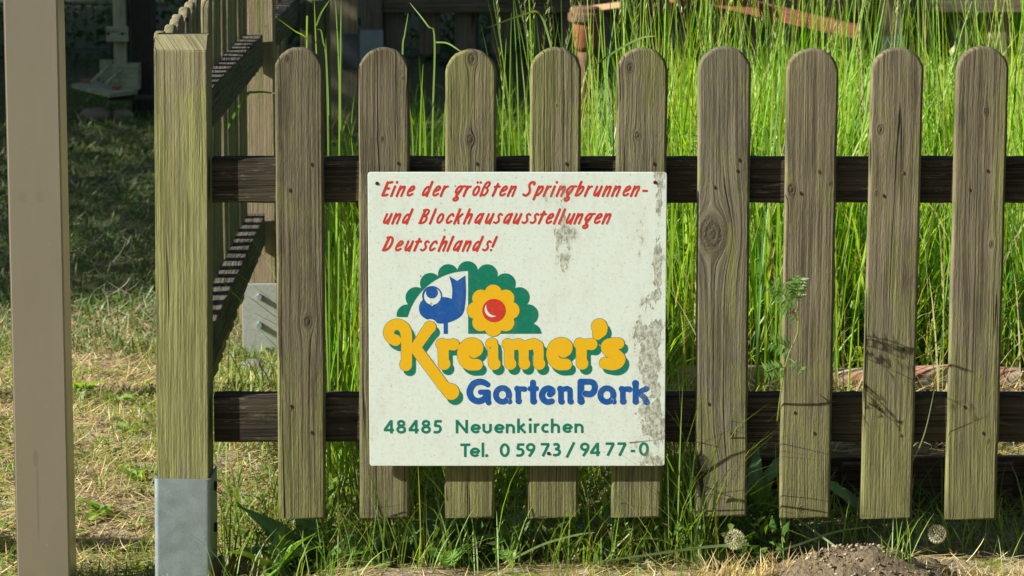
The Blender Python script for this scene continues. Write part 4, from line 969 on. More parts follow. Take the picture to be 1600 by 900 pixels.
plant('goldenrod_shoot', p, 'upright weed with pointed lance leaves between the sixth and seventh pickets', 'weed',
      [(100, 62, 0.15, 0.030, D1, 'lance', 0, 0.05), (60, 55, 0.14, 0.034, D2, 'lance', 0.12, 0.06), (170, 60, 0.12, 0.028, D1, 'lance', 0.1, 0.06), (0, 50, 0.14, 0.034, D2, 'lance', 0.1, 0.05), (190, 35, 0.12, 0.03, D3, 'lance', 0, 0.03), (-20, 20, 0.12, 0.035, D3, 'lance', 0, 0.03), (260, 60, 0.10, 0.03, D1, 'lance', 0, 0.06)], M_shadeleaf, stem=[(0, 0, 0), (0.004, 0, 0.04), (0.002, 0, 0.09)])
plant('goldenrod_shoot', on(1340, 870, 0.22), 'small dark weed with a sunlit leaf seen between the seventh and eighth pickets', 'weed',
      [(180, 55, 0.13, 0.03, D2, 'lance', 0.1, 0.03), (200, 10, 0.11, 0.03, D1, 'lance', 0, 0.04), (20, 30, 0.1, 0.03, D3, 'lance', 0, 0.03), (110, 50, 0.1, 0.03, D3, 'lance', 0, 0.03)], M_shadeleaf)
plant('broad_weed', on(915, 860, 0.12), 'weed with one bright green leaf just below the lower right of the sign', 'weed',
      [(200, 62, 0.16, 0.04, D2, 'broad', 0, 0.0), (30, 60, 0.15, 0.045, D1, 'broad', 0, 0.0), (120, 50, 0.13, 0.04, D3, 'broad', 0, 0), (300, 20, 0.1, 0.045, D3, 'broad', 0, 0)], M_shadeleaf)
# rosettes on the sunny strip
ros = [(222, 590, 'leafy green rosette on the straw just left of the lower mossy post'), (185, 645, 'flat green rosette half way between the metal pole and the mossy post'), (150, 800, 'small two leaved green seedling low down beside the metal pole'),
       (195, 700, 'green weed clump on the straw below the middle of the sunny strip'), (130, 610, 'pale green rosette touching the right edge of the metal pole'), (210, 870, 'small green weed at the bottom next to the zinc post shoe'), (205, 760, 'low weed beside the top of the zinc post shoe')]
for i, (px, py, lb) in enumerate(ros):
    ang = TH+math.atan((py-450)/F); d = (1.30+0.02)/math.tan(ang); Y = d-5.29; X_ = (px-800)/5000*d*1.012
    n = random.randint(5, 8); s = random.uniform(0.8, 1.3)
    plant('rosette_weed', (X_, Y, float(gz(X_, Y))), lb, 'weed', [(k*360/n+random.uniform(-20, 20), random.uniform(15, 50), s*random.uniform(0.03, 0.055), s*0.018, random.choice([D2, (0.2, 0.32, 0.07)]), 'broad', 0, 0.004) for k in range(n)])
for px, py, lb in ((430, 640, 'tuft'), ): pass
# dandelion clocks
def clock(px, py, Y, r, label, base):
    c = Vector(at(px, py, Y)); root = empty('dandelion_clock', (base[0], base[1], float(gz(base[0], base[1]))), label, 'dandelion', 'dandelion clocks under the fence')
    b = Vector(root.location); V, Fc = tube([(0, 0, 0), ((c-b)*0.5+Vector((0.01, 0, 0.01))), c-b], [0.0022, 0.002, 0.0018], 6)
    link('stem', mesh('stem', V, Fc, M_leaf, True, col=np.tile(np.array([(0.3, 0.3, 0.14)]), (len(V), 1))), root)
    bm = bmesh.new(); bmesh.ops.create_icosphere(bm, subdivisions=2, radius=r*0.17); link('seed_core', bm_mesh('seed_core', bm, plain('seed_brown', (0.25, 0.2, 0.13), 0.9), True), root, c-b)
    gg = Green(); n = 130; i_ = np.arange(n)+0.5; ph = np.arccos(1-2*i_/n); th = np.pi*(1+5**0.5)*i_; d = np.stack([np.sin(ph)*np.cos(th), np.sin(ph)*np.sin(th), np.cos(ph)], 1)
    az = np.arctan2(d[:, 1], d[:, 0]); le = np.arccos(d[:, 2]); wc = np.tile(np.array([(0.88, 0.87, 0.80)]), (n, 1))
    gg.blades(d*r*0.15, np.full(n, r*0.72), 0.0003, az, le, np.zeros(n), wc*0.8, 1, base=1.0)
    for k in range(9):
        gg.blades(d*r*0.80, rng.uniform(0.24, 0.32, n)*r, 0.00042, az+rng.uniform(-0.8, 0.8, n)/np.maximum(0.3, np.sin(le)), np.clip(le+rng.uniform(-0.8, 0.8, n), 0, 3.1), np.zeros(n), wc, 1, base=1.0)
    V = np.concatenate(gg.V); o = link('seed_head', mesh('seed_head', V, np.concatenate(gg.F), M_fluff, col=np.concatenate(gg.C)), root, c-b)
M_fluff = leafmat('seed_fluff', 0.5, 0.6, 0.0)
clock(1148, 843, -0.02, 0.0175, 'dandelion clock in front of the dark gap below the sixth picket', (0.39, 0.02))
clock(1464, 834, 0.02, 0.0165, 'rightmost dandelion clock, low under the last picket but one', (0.72, 0.06))
clock(1013, 889, 0.0, 0.014, 'small shaded dandelion clock at the bottom below the right edge of the sign', (0.24, 0.03))

# common vetch in front of the seventh picket
YV = -0.035
vet = empty('vetch_plant', (float(at(1225, 900, 0.0)[0]), -0.01, 0.0), 'climbing vetch with a small pink flower in front of the seventh picket', 'plant')
vb = Vector(vet.location)
def vp(px, py, Y=YV): return Vector(at(px, py, Y))-vb
stem = [vp(1226, 890, -0.0), vp(1216, 760, 0.03), vp(1212, 690, 0.035), vp(1222, 600, -0.02), vp(1232, 555), vp(1246, 520), vp(1247, 480), vp(1245, 450)]
stem = [Vector(v) for v in curve([tuple(v) for v in stem], 5)]
def cmesh(name, V, Fc, c, parent): link(name, mesh(name, V, Fc, M_leaf, True, col=np.tile(np.array([c]), (len(V), 1))), parent)
V, Fc = tube(stem, 0.0011, 6); cmesh('stem', V, Fc, (0.28, 0.36, 0.10), vet)
gg = Green()
def frond(a, b, n, L, W):
    a, b = Vector(a), Vector(b); V, Fc = tube([a, a.lerp(b, 0.5)+Vector((0, 0, 0.004)), b], 0.0006, 5); cmesh('leaf_stalk', V, Fc, (0.2, 0.3, 0.08), vet)
    ax = (b-a).normalized(); up = ax.cross(Vector((0, -1, 0.3))).normalized()
    pos = []; dr = []
    for k in range(n):
        for s_ in (-1, 1): pos.append(a.lerp(b, (k+1)/n)); dr.append((up*s_+ax*0.35+Vector((0, random.uniform(-0.6, 0.4), 0))).normalized())
    gg.leaves(np.array([tuple(v) for v in pos]), np.array([tuple(v) for v in dr]), np.tile([0.1, -1.0, 0.3], (len(pos), 1)), L, W, pick([(0.14, 0.28, 0.05), (0.18, 0.34, 0.07)], len(pos)))
frond(vp(1240, 480), vp(1208, 446, -0.07), 9, 0.019, 0.0055); frond(vp(1236, 545), vp(1205, 535, -0.06), 7, 0.019, 0.0055); frond(vp(1228, 575), vp(1198, 580, -0.04), 6, 0.020, 0.006)
frond(vp(1244, 470), vp(1250, 436, -0.08), 7, 0.018, 0.005); frond(vp(1244, 465), vp(1238, 436, -0.07), 6, 0.016, 0.005); frond(vp(1246, 500), vp(1226, 478, -0.10), 5, 0.016, 0.006); frond(vp(1232, 560), vp(1250, 577, -0.05), 3, 0.012, 0.006)
V = np.concatenate(gg.V); lv = link('leaflets', mesh('leaflets', V, np.concatenate(gg.F), M_leaf, col=np.concatenate(gg.C)), vet); lv['kind'] = 'stuff'
gg = Green(); c = vp(1240, 487, YV-0.008)
fd = np.array([(-0.7, -0.4, -0.4), (0.7, -0.3, -0.5), (-0.3, -0.5, 0.6), (0.4, -0.5, 0.5), (0, -0.8, -0.4)])
gg.leaves(np.tile(np.array(tuple(c)), (5, 1)), fd, np.tile([0, -1, 0.2], (5, 1)), np.array([0.010, 0.011, 0.009, 0.009, 0.007]), 0.008, np.array([(0.50, 0.035, 0.30), (0.55, 0.05, 0.34), (0.6, 0.2, 0.5), (0.6, 0.25, 0.5), (0.35, 0.02, 0.2)]))
link('flower', mesh('flower', np.concatenate(gg.V), np.concatenate(gg.F), M_leaf, col=np.concatenate(gg.C)), vet)

# long arching blades lying in front at the bottom, and tufts in front of the sign foot
g = Green()
def arch(pts, w_, c):
    pts = [Vector(v) for v in curve([tuple(p) for p in pts], 6)]; n = len(pts); V = np.zeros((n, 2, 3)); C = np.zeros((n, 2, 3))
    for i, p in enumerate(pts):
        tg = (pts[min(i+1, n-1)]-pts[max(i-1, 0)]).normalized(); sd = tg.cross(Vector((0.25, 1, 0.1))).normalized()
        t = i/(n-1); hw = w_/2*math.sqrt(max(0.02, 1-t**3)); V[i, 0] = tuple(p+sd*hw); V[i, 1] = tuple(p-sd*hw); C[i] = c
    k = np.arange(n-1)*2; g.push(V, np.stack([k, k+1, k+3, k+2], 1), C)
A_ = lambda px, py, Y: Vector(at(px, py, Y))
arch([A_(1170, 850, -0.03), A_(1100, 855, -0.03), A_(1020, 866, -0.04), A_(930, 878, -0.05)], 0.005, (0.26, 0.34, 0.15))
arch([A_(800, 874, -0.02), A_(850, 850, -0.03), A_(900, 836, -0.04), A_(930, 832, -0.05)], 0.004, (0.24, 0.34, 0.12))
arch([A_(1345, 815, 0.05), A_(1400, 760, 0.03), A_(1440, 690, 0.0), A_(1462, 600, -0.03)], 0.0026, (0.30, 0.34, 0.16))
arch([A_(1405, 855, -0.02), A_(1350, 880, -0.04), A_(1210, 790, 0.1), A_(1150, 800, 0.12)], 0.004, (0.22, 0.30, 0.12))
arch([A_(1160, 880, -0.02), A_(1250, 850, 0.0), A_(1310, 830, 0.02), A_(1370, 822, 0.03)], 0.004, (0.22, 0.32, 0.12))
arch([A_(340, 230, 2.0), A_(380, 155, 1.4), A_(400, 144, 1.2), A_(432, 146, 1.1)], 0.006, (0.12, 0.25, 0.05))
for pts in ([(668, 3), (700, 55), (740, 64)], [(605, 78), (585, 60), (597, 25)]): pass
arch([A_(672, 780, 0.5), A_(675, 250, 0.5), A_(679, 66, 0.5), A_(668, 40, 0.5), A_(640, 4, 0.52)], 0.0035, (0.22, 0.36, 0.07))
arch([A_(681, 66, 0.5), A_(700, 68, 0.48), A_(722, 82, 0.46)], 0.003, (0.18, 0.33, 0.06))
arch([A_(625, 780, 0.5), A_(628, 210, 0.5), A_(629, 80, 0.5), A_(632, 55, 0.5), A_(638, 20, 0.5)], 0.0035, (0.2, 0.34, 0.07))
arch([A_(526, 840, 0.3), A_(530, 220, 0.3), A_(529, 100, 0.3), A_(524, 0, 0.3)], 0.0028, (0.26, 0.42, 0.05)); arch([A_(536, 830, 0.35), A_(532, 220, 0.35), A_(532, 90, 0.35), A_(533, 0, 0.35)], 0.003, (0.2, 0.38, 0.07))
arch([A_(520, 840, 0.3), A_(500, 200, 0.3), A_(494, 80, 0.3), A_(491, 0, 0.3)], 0.003, (0.26, 0.42, 0.05)); arch([A_(494, 40, 0.3), A_(502, 20, 0.28), A_(515, 0, 0.26)], 0.003, (0.22, 0.38, 0.05))
arch([A_(474, 840, 0.3), A_(479, 90, 0.3), A_(478, 60, 0.3), A_(460, 48, 0.28), A_(434, 29, 0.26)], 0.003, (0.26, 0.44, 0.04)); arch([A_(516, 840, 0.3), A_(512, 180, 0.3), A_(504, 60, 0.3), A_(495, 45, 0.3)], 0.003, (0.18, 0.33, 0.05))
arch([A_(868, 100, 0.6), A_(845, 24, 0.6), A_(815, 24, 0.58), A_(760, 44, 0.55)], 0.004, (0.25, 0.38, 0.12)); arch([A_(932, 100, 0.6), A_(965, 78, 0.6), A_(1000, 60, 0.58), A_(1025, 56, 0.55)], 0.004, (0.22, 0.36, 0.1))
for px, vt, dx, Yq in ((515, 60, -6, 0.4), (545, 150, 8, 0.5), (655, 100, 6, 0.5), (667, 130, -8, 0.6), (690, 120, 10, 0.55), (783, 60, 8, 0.6), (795, 20, 4, 0.7), (812, 0, -10, 0.7), (555, 190, -12, 0.6), (648, 150, -10, 0.45), (918, 0, 6, 0.6), (930, 5, 10, 0.7), (950, 10, -8, 0.7)):
    arch([A_(px+dx*0.5, 780, Yq), A_(px, 400, Yq), A_(px+dx*0.3, (vt+300)/2, Yq), A_(px+dx, vt, Yq-0.02)], random.uniform(0.0026, 0.004), random.choice([(0.26, 0.45, 0.03), (0.2, 0.38, 0.03), (0.32, 0.5, 0.06)]))
# bright tuft by the mound and dry tufts along the bottom edge
def tuft(px, Y, n, h0, h1, c, w_=0.003, spread=0.02, lean=0.35, z=0.0):
    x = at(px, 880, Y)[0]+rng.normal(0, spread, n); y = Y+rng.normal(0, spread*0.5, n)
    g.blades(np.stack([x, y, gz(x, y)+z], 1), rng.uniform(h0, h1, n), rng.uniform(w_*0.6, w_, n), rng.uniform(0, 6.28, n), np.abs(rng.normal(0, lean, n)), rng.uniform(0.1, 0.9, n), pick(c, n), 5)
DRY = [(0.58, 0.48, 0.27), (0.66, 0.57, 0.36), (0.45, 0.36, 0.2)]; BR = [(0.22, 0.38, 0.06), (0.3, 0.42, 0.1)]
for px in range(1090, 1290, 8): tuft(px, -0.11+random.uniform(-0.02, 0.02), 8, 0.03, 0.075, DRY, 0.003, 0.01, 0.6)
for px in range(1440, 1610, 10): tuft(px, -0.11, 7, 0.015, 0.04, DRY, 0.003, 0.01, 0.7)
for px in range(880, 1090, 14): tuft(px, -0.10, 4, 0.02, 0.05, DRY+BR, 0.003, 0.01, 0.6)
tuft(1400, -0.12, 26, 0.05, 0.12, BR, 0.003, 0.014, 0.45, 0.02); tuft(1560, -0.1, 6, 0.03, 0.09, BR, 0.002, 0.01, 0.5)
for px in range(520, 1050, 22): tuft(px, random.uniform(-0.06, 0.1), 7, 0.05, 0.17, BR+LC, 0.003, 0.02, 0.35)
for px in range(345, 430, 12): tuft(px, random.uniform(-0.02, 0.4), 7, 0.05, 0.2, BR+LC, 0.003, 0.02, 0.3)
tuft(925, 0.0, 10, 0.05, 0.1, BR, 0.005, 0.01, 0.3); tuft(1056, 0.10, 34, 0.16, 0.32, LC+DRY[:1], 0.0035, 0.03, 0.2); tuft(1440, 0.09, 10, 0.05, 0.12, LC, 0.003, 0.02, 0.3)
tag(g.obj('grass_tufts', M_leaf), 'single long blades and dry tufts of grass along the foot of the fence', 'grass', kind='stuff')

# molehill
def mound():
    n = 60; V = []; X_ = np.linspace(-0.28, 0.30, n); Y_ = np.linspace(-0.18, 0.20, n)
    XX, YY = np.meshgrid(X_, Y_, indexing='ij'); rr = np.hypot(XX/0.15, YY/0.13)
    wx = at(1335, 870, -0.09)[0]; wy = -0.09
    Z = 0.064*np.exp(-rr**2.5*1.2)*(0.80+0.3*vnoise(XX, YY, 14, 5))+0.014*(vnoise(XX, YY, 45, 6)-0.5)+0.010*(vnoise(XX, YY, 110, 8)-0.5)-0.012
    Z = Z+gz(XX+wx, YY+wy)
    a = (np.arange(n-1)[:, None]*n+np.arange(n-1)[None]).ravel(); Fq = np.stack([a, a+n, a+n+1, a+1], 1)
    N = NT('crumbly_soil'); o = N.obj(); b = N.noise(o, 120, 4, 0.7); b2 = N.noise(o, 420, 3, 0.7); v = N.vor(o, 95)
    c = N.mix(b, (0.09, 0.066, 0.04), (0.25, 0.20, 0.13)); c = N.mix(N.map(b2, 0.6, 0.75, 0, 0.5), c, (0.34, 0.29, 0.2))
    m = N.pbr(c, 0.95, N.bump(N.add(N.mul(b, 0.7), N.add(N.mul(b2, 0.4), N.mul(v, 0.5))), 0.008), spec=0.1)
    o = link('molehill', mesh('molehill', np.stack([XX, YY, Z], -1).reshape(-1, 3), Fq, m, True), None, (wx, wy, 0)); tag(o, 'crumbly grey-brown molehill lit by the sun below the seventh and eighth pickets', 'molehill')
mound()
def rock(name, pos, s, mat, label, cat, seed, sub=3, flat=0.7, group=None):
    bm = bmesh.new(); bmesh.ops.create_icosphere(bm, subdivisions=sub, radius=1); rg = np.random.default_rng(seed); o3 = rg.normal(0, 1, (14, 3)); o3 /= np.linalg.norm(o3, axis=1)[:, None]; dd = rg.uniform(0.72, 0.95, 14)
    for v in bm.verts:
        p = np.array(v.co)
        for a_, d_ in zip(o3, dd):
            e_ = p@a_-d_
            if e_ > 0: p = p-a_*e_*0.9
        v.co = Vector(p*np.array([s[0], s[1], s[2]]))
    o = link(name, bm_mesh(name, bm, mat, True), None, pos); tag(o, label, cat, group); return o
M_soilclod = plain('soil_clod', (0.17, 0.13, 0.085), 0.95, 0, 0.3, 90, 0.004, 0.1)
wx = float(at(1335, 870, -0.09)[0]); n = 260; cx_ = rng.normal(0, 0.07, n); cy_ = rng.normal(-0.02, 0.05, n); s_ = rng.uniform(0.0015, 0.0048, n)*rng.uniform(0.7, 1.3, n)
zc_ = 0.064*np.exp(-(np.hypot(cx_/0.15, cy_/0.13)**2.5)*1.2)*0.95-0.008+gz(cx_+wx, cy_-0.09)
V = oc[None]*s_[:, None, None]*rng.uniform(0.6, 1.3, (n, 6, 1))+np.stack([cx_+wx, cy_-0.09, zc_], 1)[:, None, :]
Fq = (np.arange(n)*6)[:, None, None]+tri[None]
tag(link('soil_crumbs', mesh('soil_crumbs', V.reshape(-1, 3), Fq.reshape(-1, 3), M_peb, col=np.repeat(pick([(0.2, 0.155, 0.1), (0.12, 0.09, 0.06), (0.28, 0.23, 0.16)], n)[:, None, :], 6, 1).reshape(-1, 3))), 'loose earth crumbs on the molehill', 'soil', kind='stuff')
M_stone = plain('field_stone', (0.20, 0.19, 0.17), 0.9, 0, 0.35, 50, 0.004, 0.2)
for px, py, Y, s, lb in ((395, 575, 2.2, 0.03, 'grey stone at the foot of the far tall post'), (418, 583, 2.1, 0.022, 'smaller grey stone beside the far tall post'), (1168, 712, 0.55, 0.03, 'dark stone on the litter between the sixth and seventh pickets'), (1232, 722, 0.5, 0.016, 'small stone on the edging beside the seventh picket'), (345, 895, 0.2, 0.02, 'stone at the bottom right of the zinc post shoe')):
    x = at(px, py, Y)[0]; rock('stone', (x, Y, float(gz(x, Y))+s*0.3), (s*1.2, s, s*0.7), M_stone, lb, 'stone', int(px))
# dead curled leaf
M_brown = leafmat('dead_leaf', 0.15, 0.6, 0.03)
for px, az, L, lb, col_ in ((362, 70, 0.06, 'curled dead brown leaf on the ground right of the zinc post shoe', (0.13, 0.07, 0.035)), (395, 20, 0.05, 'smaller dead leaf lying by the dock plant', (0.16, 0.10, 0.05)), (340, 140, 0.07, 'greyish dead leaf at the very bottom beside the zinc post shoe', (0.2, 0.15, 0.1))):
    q_ = on(px, 890, 0.02); me = leaf_mesh('dead_leaf', L, L*0.6, M_brown, col_, bend=-1.6, fold=0.4, shape='broad', wav=0.4, seed=px); tag(link('dead_leaf', me, None, (q_[0], 0.02, q_[2]+0.015), (0.4, -0.3, R(az))), lb, 'leaf')

# ---------------------------------------------------------------- edging board and log behind the fence
M_board = wood('rotten_edging_timber', lo=(0.035, 0.022, 0.015), hi=(0.17, 0.115, 0.075), axis='X', algae=0.1, wear=0.7, crack=0.9, bump=0.004)
eb = empty('edging_timber', (0.95, 0.36, 0.0), 'dark rotten edging timber holding back the raised bed behind the right half of the fence', 'edging')
x0, x1 = at(1055, 800, 0.36)[0], 1.75; L3 = (x1-x0)
for k in range(2):
    zc = 0.028+k*0.056; box('board', M_board, x0-0.95+0.004*k, x1-0.95, -0.012+0.004*k, 0.012+0.004*k, zc-0.027, zc+0.027, eb, 0.003, jit=0.001)
for px in (1100, 1330, 1560): x = at(px, 800, 0.36)[0]; box('stake', M_board, x-0.95-0.02, x-0.95+0.02, -0.035, -0.0135, -0.05, 0.105, eb, 0.003)
def log_mat():
    N = NT('peeling_log'); o = N.obj(); x, y, z = N.sep(o)
    f = N.noise(N.xyz(N.mul(x, 0.08), y, z), 260, 4, 0.6); a_ = N.noise(N.xyz(N.mul(x, 0.5), y, z), 22, 4, 0.65); s2 = N.noise(N.xyz(N.mul(x, 0.25), y, z), 40, 3, 0.6)
    c = N.mix(f, (0.22, 0.17, 0.125), (0.52, 0.44, 0.34)); c = N.mix(N.map(a_, 0.48, 0.58, 0, 0.85), c, N.mix(f, (0.28, 0.11, 0.075), (0.52, 0.25, 0.17)))
    c = N.mix(N.map(s2, 0.6, 0.68, 0, 0.6), c, (0.05, 0.035, 0.03))
    return N.pbr(c, 0.9, N.bump(f, 0.003), spec=0.15)
M_log = log_mat(); M_cap = plain('log_end', (0.30, 0.22, 0.14), 0.9, 0, 0.3, 200, 0.001)
def logx(px0, px1, py, Y, r, label, mat=M_log, dz=0):
    a_, b_ = at(px0, py, Y), at(px1, py, Y); rt = empty('log', ((a_[0]+b_[0])/2, Y, a_[2]), label, 'log'); h_ = (b_[0]-a_[0])/2; n = 40; V = []; Fc = []; rg = random.Random(px0); sd_ = 16
    for i in range(n+1):
        for k in range(sd_):
            an = 2*math.pi*k/sd_; rr = r*(1+0.04*math.sin(i*0.7+k)+rg.uniform(-0.015, 0.015)); V.append((-h_+2*h_*i/n, rr*math.cos(an), rr*math.sin(an)+0.003*math.sin(i*0.25)))
    for i in range(n):
        for k in range(sd_): k2 = (k+1) % sd_; Fc.append((i*sd_+k, i*sd_+k2, (i+1)*sd_+k2, (i+1)*sd_+k))
    link('bark', mesh('bark', V, Fc, mat, True), rt)
    for s_ in (-1, 1):
        V = [(s_*(h_-0.001), r*0.98*math.cos(2*math.pi*k/16), r*0.98*math.sin(2*math.pi*k/16)) for k in range(16)]; link('end_face', mesh('end_face', V, [tuple(range(16))], M_cap), rt)
    return rt
logx(1058, 1592, 592, 1.08, 0.026, 'peeling reddish brown log lying behind the lower rail on the right')
logx(1240, 1470, 706, 0.56, 0.022, 'short dark red-brown log just under the lower rail between the eighth and ninth pickets')
for px0, px1, lb in ((1170, 1255, 'broken bark strip on the litter left of the seventh picket'), (1430, 1500, 'dark wood offcut on the bed edge between the last two pickets')):
    a_ = at(px0, 740, 0.47); b_ = at(px1, 735, 0.50); o = box('wood_offcut', M_board, -(b_[0]-a_[0])/2, (b_[0]-a_[0])/2, -0.02, 0.02, -0.008, 0.008, None, 0.004, loc=((a_[0]+b_[0])/2, 0.49, 0.125), rot=(0.1, 0.05, 0.1), jit=0.004); tag(o, lb, 'wood piece')

# ---------------------------------------------------------------- far fence
YF = 8.3
M_far = wood('far_fence_timber', lo=(0.10, 0.08, 0.055), hi=(0.25, 0.21, 0.15), algae=0.1, crack=0.4, bump=0.003, seed=40)
M_farX = wood('far_rail_timber', lo=(0.08, 0.062, 0.042), hi=(0.20, 0.165, 0.115), axis='X', algae=0.05, crack=0.6, bump=0.003, seed=41)
far = empty('picket_fence', (0.5, YF, 0), 'brown picket fence at the back of the grass plot, seen from its rail side', 'fence')
for px in (537, 1393, 2200):
    x = at(px if px != 537 else 581, 60, YF)[0]
    po = link('post', post_mesh('post', 0.09, 0.09, 0.95, M_far, 0.015), None, (x, YF-0.03, 0.05)); child(po, far)
    zt_ = at(800, 57 if px == 1393 else 47, YF-0.03)[2]
    o = box('bracket', M_zinc, x-0.05, x+0.05, YF-0.037, YF-0.0315, -0.05, zt_, None, 0.001); o.parent = po; o.location = Vector(o.location)-Vector((x, YF-0.03, 0.05))
xs_ = [-0.6, 1.6, 3.8]
zr = at(800, 20, YF)[2]
for a_, b_ in ((-0.55, 1.525), (1.645, 3.8)):
    for z in (zr, zr+0.39): o = box('rail', M_farX, a_, b_, YF, YF+0.04, z, z+0.075, None, 0.004); child(o, far)
fpm = [picket_mesh('picket', 0.090, 0.80, 0.018, M_far, seed=80+k) for k in range(3)]
x = -0.50; k = 0
while x < 3.7:
    if not any(abs(x-q2) < 0.05 for q2 in xs_):
        o = link('picket', fpm[k % 3], None, (x, YF+0.045, 0.18-(0.0 if x < 0.9 else 0.03)), (0, random.uniform(-0.012, 0.012), 0)); child(o, far)
    x += 0.151; k += 1
# wire mesh beyond it
M_wire = plain('green_wire', (0.03, 0.09, 0.07), 0.5, 0.3)
wf = empty('wire_fence', (0, 9.0, 0), 'thin dark green wire mesh fence in the shade behind the far picket fence', 'fence')
def wires(pts_list, name, parent, r):
    V = []; Fc = []
    for pts in pts_list:
        v, f = tube(pts, r, 4); n = len(V); V += v; Fc += [tuple(i+n for i in q2) for q2 in f]
    link(name, mesh(name, V, Fc, M_wire), parent)
for z in (0.15, 0.35, 0.55, 0.75, 0.95): wires([[(-3.2, 0, z), (4.0, 0, z)]], 'wire', wf, 0.0035)
wires([[(-3.2+0.05*k, 0.004, 0.02), (-3.2+0.05*k, 0.004, 1.0)] for k in range(145)], 'vertical_wires', wf, 0.002); wf.children[-1]['kind'] = 'stuff'
for x in (-3.2, -1.05, 0.9, 2.9): V, Fc = tube([(x, 0.02, 0), (x, 0.02, 1.1)], 0.02, 8); link('post', mesh('post', V, Fc, M_wire, True), wf)

# short gate post with cut corners and shaded corner post in the left background
a_ = at(469, 60, 4.6); b_ = at(515, 60, 4.6)
o = link('wooden_post', None, None); bpy.data.objects.remove(o)
bm = bmesh.new(); hw = (b_[0]-a_[0])/2; zt_ = at(490, 0, 4.6)[2]
V = [(-hw, 0, -0.05), (hw, 0, -0.05), (hw, 0, zt_-0.025), (hw*0.45, 0, zt_), (-hw*0.65, 0, zt_), (-hw, 0, zt_-0.022)]; V2 = [(x, 0.06, z) for x, y, z in V]
vs = [bm.verts.new(v) for v in V]; v2 = [bm.verts.new(v) for v in V2]; bm.faces.new(vs[::-1]); bm.faces.new(v2)
for i in range(6): j = (i+1) % 6; bm.faces.new((vs[i], vs[j], v2[j], v2[i]))
M_dim = wood('greyed_post_timber', lo=(0.10, 0.085, 0.055), hi=(0.28, 0.24, 0.16), algae=0.3, seed=12, bump=0.002)
o = link('wooden_post', bm_mesh('wooden_post', bm, M_dim), None, ((a_[0]+b_[0])/2, 4.6, 0)); tag(o, 'short grey post with clipped top corners behind the first picket right of the corner post', 'post')
a_ = at(516, 60, 6.9); b_ = at(558, 60, 6.9)
rt = empty('wooden_post', ((a_[0]+b_[0])/2, 6.9, 0), 'dark mossy post in deep shade, behind and between the first two pickets', 'post')
link('post_timber', post_mesh('post_timber', b_[0]-a_[0], 0.10, 1.1, M_dim), rt); box('bracket', plain('dark_iron', (0.05, 0.055, 0.06), 0.6, 0.3), -0.005, 0.058, -0.006, -0.001, at(800, 108, 6.9)[2], at(800, 53, 6.9)[2], rt, 0.001)

# ---------------------------------------------------------------- timber stand in the left background
YB = 7.6
M_pale = wood('pale_green_timber', lo=(0.26, 0.27, 0.17), hi=(0.50, 0.52, 0.34), algae=0.2, crack=0.2, bump=0.0015, seed=60)
M_palX = wood('pale_plank', lo=(0.26, 0.27, 0.17), hi=(0.50, 0.52, 0.34), axis='X', algae=0.2, crack=0.2, bump=0.0015, seed=61)
o0 = Vector(at(187, 150, YB)); st_ = empty('timber_stand', (o0.x, YB, 0), 'pale timber stand with two slanted braces on a low platform in the shade', 'stand')
def L_(px, py, Y=YB): return Vector(at(px, py, Y))-Vector(st_.location)
z0 = L_(180, 130).z; 
box('upright', M_pale, L_(177, 60).x, L_(196, 60).x, 0.0, 0.05, z0-0.02, 1.6, st_, 0.003)
ck = box('cross_plate', M_palX, L_(167, 40).x, L_(201, 40).x, -0.03, -0.002, L_(180, 64).z, L_(180, 41).z, st_, 0.003)
for px in (171, 193):
    bm = bmesh.new(); bmesh.ops.create_cone(bm, cap_ends=True, segments=8, radius1=0.006, radius2=0.006, depth=0.006); bmesh.ops.rotate(bm, verts=bm.verts, cent=(0, 0, 0), matrix=Matrix.Rotation(R(90), 3, 'X'))
    link('bolt', bm_mesh('bolt', bm, M_hole), ck, L_(px, 52)+Vector((0, -0.033, 0))-Vector(ck.location))
box('foot_block', M_palX, L_(174, 100).x, L_(216, 100).x, -0.005, 0.10, L_(180, 141).z, L_(180, 101).z, st_, 0.003)
box('side_plate', M_pale, L_(153, 100).x, L_(173, 100).x, 0.05, 0.09, L_(160, 130).z, L_(160, 96).z, st_, 0.003)
def bar(name, a_, b_, w_, mat, parent):
    a_, b_ = Vector(a_), Vector(b_); L2 = (b_-a_).length; bm = bmesh.new(); box_bm(bm, -w_/2, w_/2, -w_/2, w_/2, -L2/2, L2/2, 0.002)
    o = link(name, bm_mesh(name, bm, mat), parent, (a_+b_)/2); o.rotation_mode = 'QUATERNION'; o.rotation_quaternion = (b_-a_).to_track_quat('Z', 'Y'); return o
bar('brace', L_(140, 131, YB-0.10), L_(172, 102, YB-0.01), 0.012, M_pale, st_); bar('brace', L_(163, 134, YB-0.14), L_(190, 109, YB-0.01), 0.012, M_pale, st_)
plf = [L_(111, 131, YB-0.05), L_(170, 146, YB-0.30), L_(215, 141, YB-0.05), L_(150, 126, YB+0.12)]
bm = bmesh.new(); tv = [bm.verts.new(v) for v in plf]; bv = [bm.verts.new(v-Vector((0, 0, 0.016))) for v in plf]; bm.faces.new(tv); bm.faces.new(bv[::-1])
for i in range(4): j = (i+1) % 4; bm.faces.new((tv[i], bv[i], bv[j], tv[j]))
link('platform', bm_mesh('platform', bm, M_palX), st_)
M_dark = plain('dark_timber', (0.05, 0.045, 0.035), 0.9, 0, 0.3, 40, 0.002)
box('dark_post', M_dark, L_(199, 60).x, L_(232, 60).x, 0.11, 0.30, -0.03, 1.7, st_, 0.005)
box('skid', M_dark, L_(174, 150).x, L_(250, 150).x, -0.10, -0.04, L_(180, 153).z, L_(180, 147).z, st_, 0.003)
